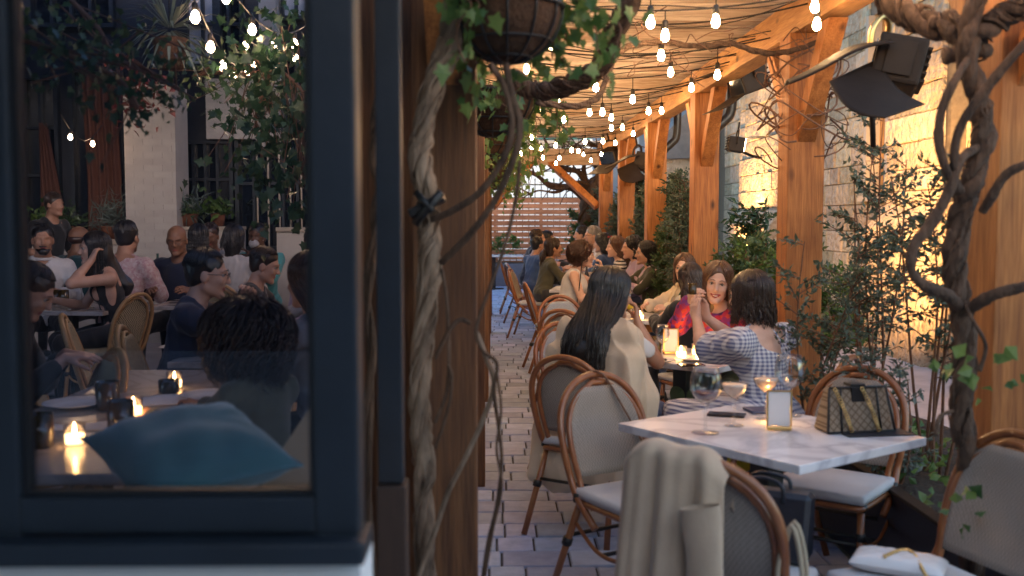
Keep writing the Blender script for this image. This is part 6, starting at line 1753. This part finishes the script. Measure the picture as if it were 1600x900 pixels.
person(dict(x=1.66, y=8.62, yaw=-118, hyaw=-36, lean=6, h=.007, s=.86, hs=1.12, style='long', frontlocks=1, hl=.16, hair='brown', skin='fair', top=('white', .010, 1.2), jacket=(M['trench'], .030, 1.97, 1), bottom='jeans',
   arms=((-.20,.40,.83,(-.8,-.2,-.8)), (.05,.42,.84,(.7,-.1,-.8))), seed=10, label='woman in an open beige trench coat resting her arm on the table, facing the camera', group=AG))
person(dict(x=.72, y=10.45, yaw=96, hyaw=0, lean=13, hpitch=2, h=.008, s=.96, hs=1.08, w=1.15, style='curly', hair='auburn', skin='fair', redlips=1, top=('white', .014, 0), fold=.004, bottom='black',
   arms=((-.02,.36,1.05,(-.5,.2,-1),(.3,-.2,.8),(.2,-.8,0),1.0), (.16,.34,.82,(.9,-.8,-.6))), seed=12, label='curly haired woman in a white tank top with bare arms, in profile', group=AG))
person(dict(x=.62, y=13.3, yaw=75, hyaw=8, lean=10, h=.011, s=.93, hs=1.08, style='pony', hl=.36, hair='dark', skin='tan', top=('olive', .020, 2.0), bottom='charcoal', seed=13, label='woman with a long dark ponytail and an olive top', group=AG))
person(dict(x=.52, y=14.8, yaw=60, lean=6, h=.012, s=.92, hs=1.08, fem=False, hair='black', skin='tan', top=('denim', .018, 2.0), bottom='jeans', seed=14, label='short dark haired guest in a blue denim shirt, seen from behind', group=AG))
person(dict(x=.52, y=16.5, yaw=88, lean=10, h=.013, s=1.05, hs=1.05, fem=False, hair='dark', skin='light', top=('navy', .022, 2.0), bottom='charcoal', seed=15, label='balding man in a dark navy jacket leaning over the far table', group=AG))
person(dict(x=.78, y=17.5, yaw=105, lean=6, h=.013, s=1.0, style='bob', hair='black', skin='tan', top=('black', .018, 2.0), bottom='black', seed=16, label='dark dressed guest whose face shows beside the man in navy', group=AG))
person(dict(x=1.46, y=16.4, yaw=-85, lean=4, h=.012, s=1.12, fem=False, hair='black', skin='light', top=('black', .018, 2.0), bottom='charcoal', seed=17, label='black haired man in a dark shirt facing left at the far table', group=AG))
person(dict(x=1.52, y=15.2, yaw=-100, lean=4, h=.011, s=1.13, fem=False, hair='grey', skin='light', glasses=1, top=('white', .018, 2.0), collar=0, bottom='charcoal', seed=18, label='grey haired man with glasses in a white shirt', group=AG))
person(dict(x=1.50, y=13.75, yaw=-55, lean=4, h=.010, s=1.0, hs=1.06, style='long', hl=.18, hair='black', skin='light', ribbon=1, top=('denim', .022, 2.0), bottom='jeans', seed=19, label='woman in a blue denim jacket with a red bow in her dark hair', group=AG))
person(dict(x=1.55, y=12.65, yaw=-92, lean=3, h=.010, s=.96, hs=1.08, style='long', hl=.26, hair='brown', skin='fair', top=('stripe', .014, 2.0), bottom='black', seed=20, label='woman with long straight brown hair in a black and white striped top', group=AG))
person(dict(x=1.72, y=12.05, yaw=-98, lean=8, h=.010, s=.99, hs=1.08, style='long', hl=.12, hair='black', skin='light', top=('lilac', .018, 2.0), bottom='jeans', seed=21, label='black haired woman in a plain lilac shirt leaning to the table', group=AG))
person(dict(x=1.72, y=11.1, yaw=-98, lean=6, h=.009, s=.93, hs=1.10, style='long', hl=.22, hair='black', skin='light', top=('lilacprint', .018, 2.0), jacket=(CL['darkolive'], .028, 1.2), bottom='darkolive', arms=((-.10,.42,.86),(.08,.44,.95,None,None,None,.9)), seed=22, label='black haired woman in patterned lilac sleeves and a dark olive vest', group=AG))
# courtyard
FZ = .10
def cy(**k):
    k.setdefault('z', FZ); k.setdefault('group', CG); person(k)
cy(x=-4.02, y=9.15, yaw=155, h=.010, s=1.08, fem=False, style='short', hair='black', beard=1, skin='tan', top=('white', .016, 2.0), collar=1, bottom='charcoal', seed=30, label='bearded man in a white shirt facing the camera')
cy(x=-4.12, y=10.0, yaw=35, h=.012, s=1.06, fem=False, style='bald', hair='dark', skin='brown', top=('teal', .016, .9), bottom='black', seed=31, label='man with shaved head in a dark teal shirt, seen from behind')
cy(x=-2.93, y=7.98, yaw=-118, hyaw=-4, htilt=6, lean=12, h=.008, s=1.02, style='long', hl=.26, frontlocks=1, hair='black', skin='light', redlips=1, top=('black', .008, 0), bottom='black', arms=((-.10,.20,1.14,(-.5,.6,-1),(.2,-.3,.8),(.3,-.9,0),1.2), (.12,.45,.83)), seed=32, label='long haired woman in a black sleeveless dress, hand raised to her cheek')
cy(x=-3.22, y=8.85, yaw=12, h=.010, s=1.12, w=1.05, fem=False, style='short', hair='black', skin='tan', top=('pinkprint', .018, .95), bottom='black', seed=33, label='man in a pink patterned short sleeved shirt, seen from behind')
cy(x=-2.78, y=9.15, yaw=-165, hyaw=-20, hpitch=10, h=.010, s=1.08, w=1.08, fem=False, style='bald', hair='dark', skin='brown', glasses=1, top=('navy', .018, .95), bottom='black', arms=((-.30,.38,.84), (.05,.42,.84)), seed=34, label='bald man with glasses in a navy polo shirt')
cy(x=-3.10, y=10.6, yaw=10, h=.012, s=1.06, style='braids', hair='black', skin='dark', top=('denim', .016, 1.0), bottom='black', seed=35, label='guest with dark braids in a blue top, seen from behind')
cy(x=-3.14, y=11.4, yaw=175, hpitch=14, h=.012, s=1.08, fem=False, style='short', hair='dark', skin='brown', top=('grey', .018, 2.0), bottom='black', seed=36, label='man in a grey shirt looking down, against the low wall')
cy(x=-2.50, y=9.7, yaw=5, h=.011, s=1.06, style='long', hl=.12, hair='black', skin='dark', top=('palegrey', .018, 1.0), bottom='black', seed=37, label='dark haired guest in a pale grey top, seen from behind')
cy(x=-2.42, y=10.6, yaw=-170, h=.011, s=1.08, fem=False, style='short', hair='black', skin='dark', mask=1, top=('turquoise', .022, 2.0), bottom='black', arms=((-.04,.28,1.05,(-.8,0,-1)), (.04,.28,1.05,(.8,0,-1))), seed=38, label='person in a turquoise shirt wearing a pale face mask')
cy(x=-1.64, y=5.32, yaw=82, lean=10, hpitch=6, h=.007, s=.92, hs=1.12, w=1.12, fem=False, style='short', hair='black', skin='light', glasses=1, top=('navy', .022, 2.0), bottom='charcoal',
   arms=((-.03,.33,1.03,(-.6,.5,-1),(.6,.2,.7),(.9,-.2,0),1.1), (.03,.33,1.02,(.7,.5,-1),(-.6,.3,.7),(-.9,-.2,0),1.1)), seed=39, label='man with glasses in a dark navy sweater, hands clasped before his mouth')
cy(x=-1.74, y=7.1, yaw=88, lean=10, hpitch=16, h=.009, s=.87, hs=1.12, fem=False, style='short', hair='dark', skin='light', top=('grey', .018, 2.0), jacket=(CL['charcoal'], .026, .35), bottom='charcoal', arms=((-.12,.40,.83),(.10,.40,.84)), seed=40, label='man in a dark vest over grey sleeves, looking down in profile')
cy(x=-1.52, y=8.05, yaw=60, lean=8, hpitch=10, h=.010, s=1.05, w=1.1, fem=False, style='short', hair='black', skin='light', top=('lilac', .022, 2.0), bottom='charcoal', seed=41, label='man in a loose lilac shirt at the right edge of the pane')
cy(z=.03, x=-.80, y=3.52, yaw=-62, hyaw=-10, lean=6, h=.009, s=.81, style='bigcurly', hair='dark', skin='tan', strands=900, top=('olive', .020, 2.0), bottom='black', seed=42, label='woman with a big cloud of dark curls, close behind the window')
cy(x=-.70, y=4.25, yaw=-60, hyaw=10, lean=6, h=.009, s=.95, style='long', hl=.30, hair='brown', skin='light', top=('grey', .020, 2.0), bottom='black', seed=43, label='brown long haired woman at the right edge of the window pane')
cy(x=-2.17, y=4.35, yaw=82, lean=14, hpitch=32, h=.008, s=.92, fem=False, style='short', hair='dark', skin='light', top=('black', .016, 1.7), bottom='black', arms=((-.10,.30,.86,None,(.2,1,0),(.2,0,-1),.35), (.06,.34,.86,None,(-.1,1,.1),(-.2,0,-1),.35)), seed=44, label='person in black at the left edge of the pane, head bent over their hands')
cy(x=-4.72, y=10.9, yaw=115, stand=True, h=.012, s=1.0, fem=False, style='short', hair='dark', skin='tan', top=('black', .016, 1.0), bottom='black', arms=((-.22,.12,.95),(.22,.20,1.05)), seed=45, label='person in dark clothes standing at the left edge of the courtyard')
# small glass in the raised hand
tumbler((1.13, 5.86, 1.115), M['amber'], 'small dark glass held up by the smiling woman', None, .024, .065)
m = MB(); m.lathe([(0,0),(.030,0),(.032,.01),(.032,.15),(.022,.19),(.012,.21),(.012,.27),(0,.27)], n=16); tag(m.build('bottle', M['navyleather'], None, (1.02, 11.5, .752)), 'dark bottle before the curly haired woman', 'bottle')
bg = empty('shoulder_bag', (.86, 10.15, .0), R(10), 'black shoulder bag with a long strap beside the curly haired woman', 'bag')
m = MB(); m.box(-.10, .14, -.05, .05, .50, .70, bev=.03, smooth=True); m.build('body', M['blackm'], bg)
m = MB(); m.tube(crom([(-.06,0,.69),(-.03,.0,.9),(.0,.04,1.08),(.03,.12,1.14)],4), .012, 6, ell=.4); m.build('strap', M['blackm'], bg)

# ------------------------------------------------------------------ light
wd = bpy.data.worlds.new('World'); SC.world = wd; wd.use_nodes = True
nt = wd.node_tree; bgd = nt.nodes['Background']
sky = nt.nodes.new('ShaderNodeTexSky'); sky.sky_type = 'NISHITA'; sky.sun_disc = False
SUN_EL, SUN_AZ = R(8), R(170)
sky.sun_elevation = SUN_EL; sky.sun_rotation = SUN_AZ; sky.air_density = 1.0; sky.dust_density = 1.5; sky.ozone_density = 2.0
nt.links.new(sky.outputs[0], bgd.inputs[0]); bgd.inputs[1].default_value = .14
sl = bpy.data.lights.new('sun', 'SUN'); sl.energy = .6; sl.angle = R(20); sl.color = (1, .80, .62)
so = bpy.data.objects.new('sun', sl); COL.objects.link(so)
sd = Vector((math.sin(SUN_AZ)*math.cos(SUN_EL), math.cos(SUN_AZ)*math.cos(SUN_EL), math.sin(SUN_EL)))
so.rotation_euler = sd.to_track_quat('Z', 'Y').to_euler()
def spot(p, tgt, e, size, blend, col, rad=.06):
    l = bpy.data.lights.new('floodlight_beam', 'SPOT'); l.energy = e; l.spot_size = R(size); l.spot_blend = blend; l.color = col; l.shadow_soft_size = rad
    o = bpy.data.objects.new('floodlight_beam', l); COL.objects.link(o); o.location = p
    o.rotation_euler = (Vector(tgt)-Vector(p)).to_track_quat('-Z', 'Y').to_euler(); return o
WARM = (1, .52, .18)
spot((2.5, 9.7, 2.3), (4.6, 11.4, 1.9), 210, 80, 1, WARM)
spot((3.9, 17.6, .5), (4.62, 18.1, 2.6), 420, 110, 1, WARM)
spot((3.4, 9.6, .3), (4.6, 11.3, 2.0), 155, 100, 1, WARM)
spot((4.1, 7.6, .45), (4.75, 8.6, 1.9), 90, 110, .9, WARM)

cam = bpy.data.cameras.new('camera'); co = bpy.data.objects.new('camera', cam); COL.objects.link(co)
cam.lens = 36; cam.sensor_width = 36; cam.clip_end = 500; cam.clip_start = .05
co.matrix_world = Matrix((( _rt.x, _up.x, -_fw.x, 0), (_rt.y, _up.y, -_fw.y, 0), (_rt.z, _up.z, -_fw.z, CAMZ), (0,0,0,1)))
cam.dof.use_dof = True; cam.dof.focus_distance = 8.5; cam.dof.aperture_fstop = 2.6; cam.dof.aperture_blades = 0
SC.camera = co
vs = SC.view_settings; vs.view_transform = 'Standard'; vs.look = 'None'; vs.exposure = 2.55; vs.gamma = 1; vs.use_curve_mapping = False
SC.render.engine = 'CYCLES'
SC.cycles.use_denoising = True; SC.cycles.max_bounces = 8; SC.cycles.transparent_max_bounces = 24; SC.cycles.sample_clamp_indirect = 3.0
SC.cycles.diffuse_bounces = 4; SC.cycles.glossy_bounces = 3; SC.cycles.transmission_bounces = 6; SC.cycles.caustics_reflective = False; SC.cycles.caustics_refractive = False
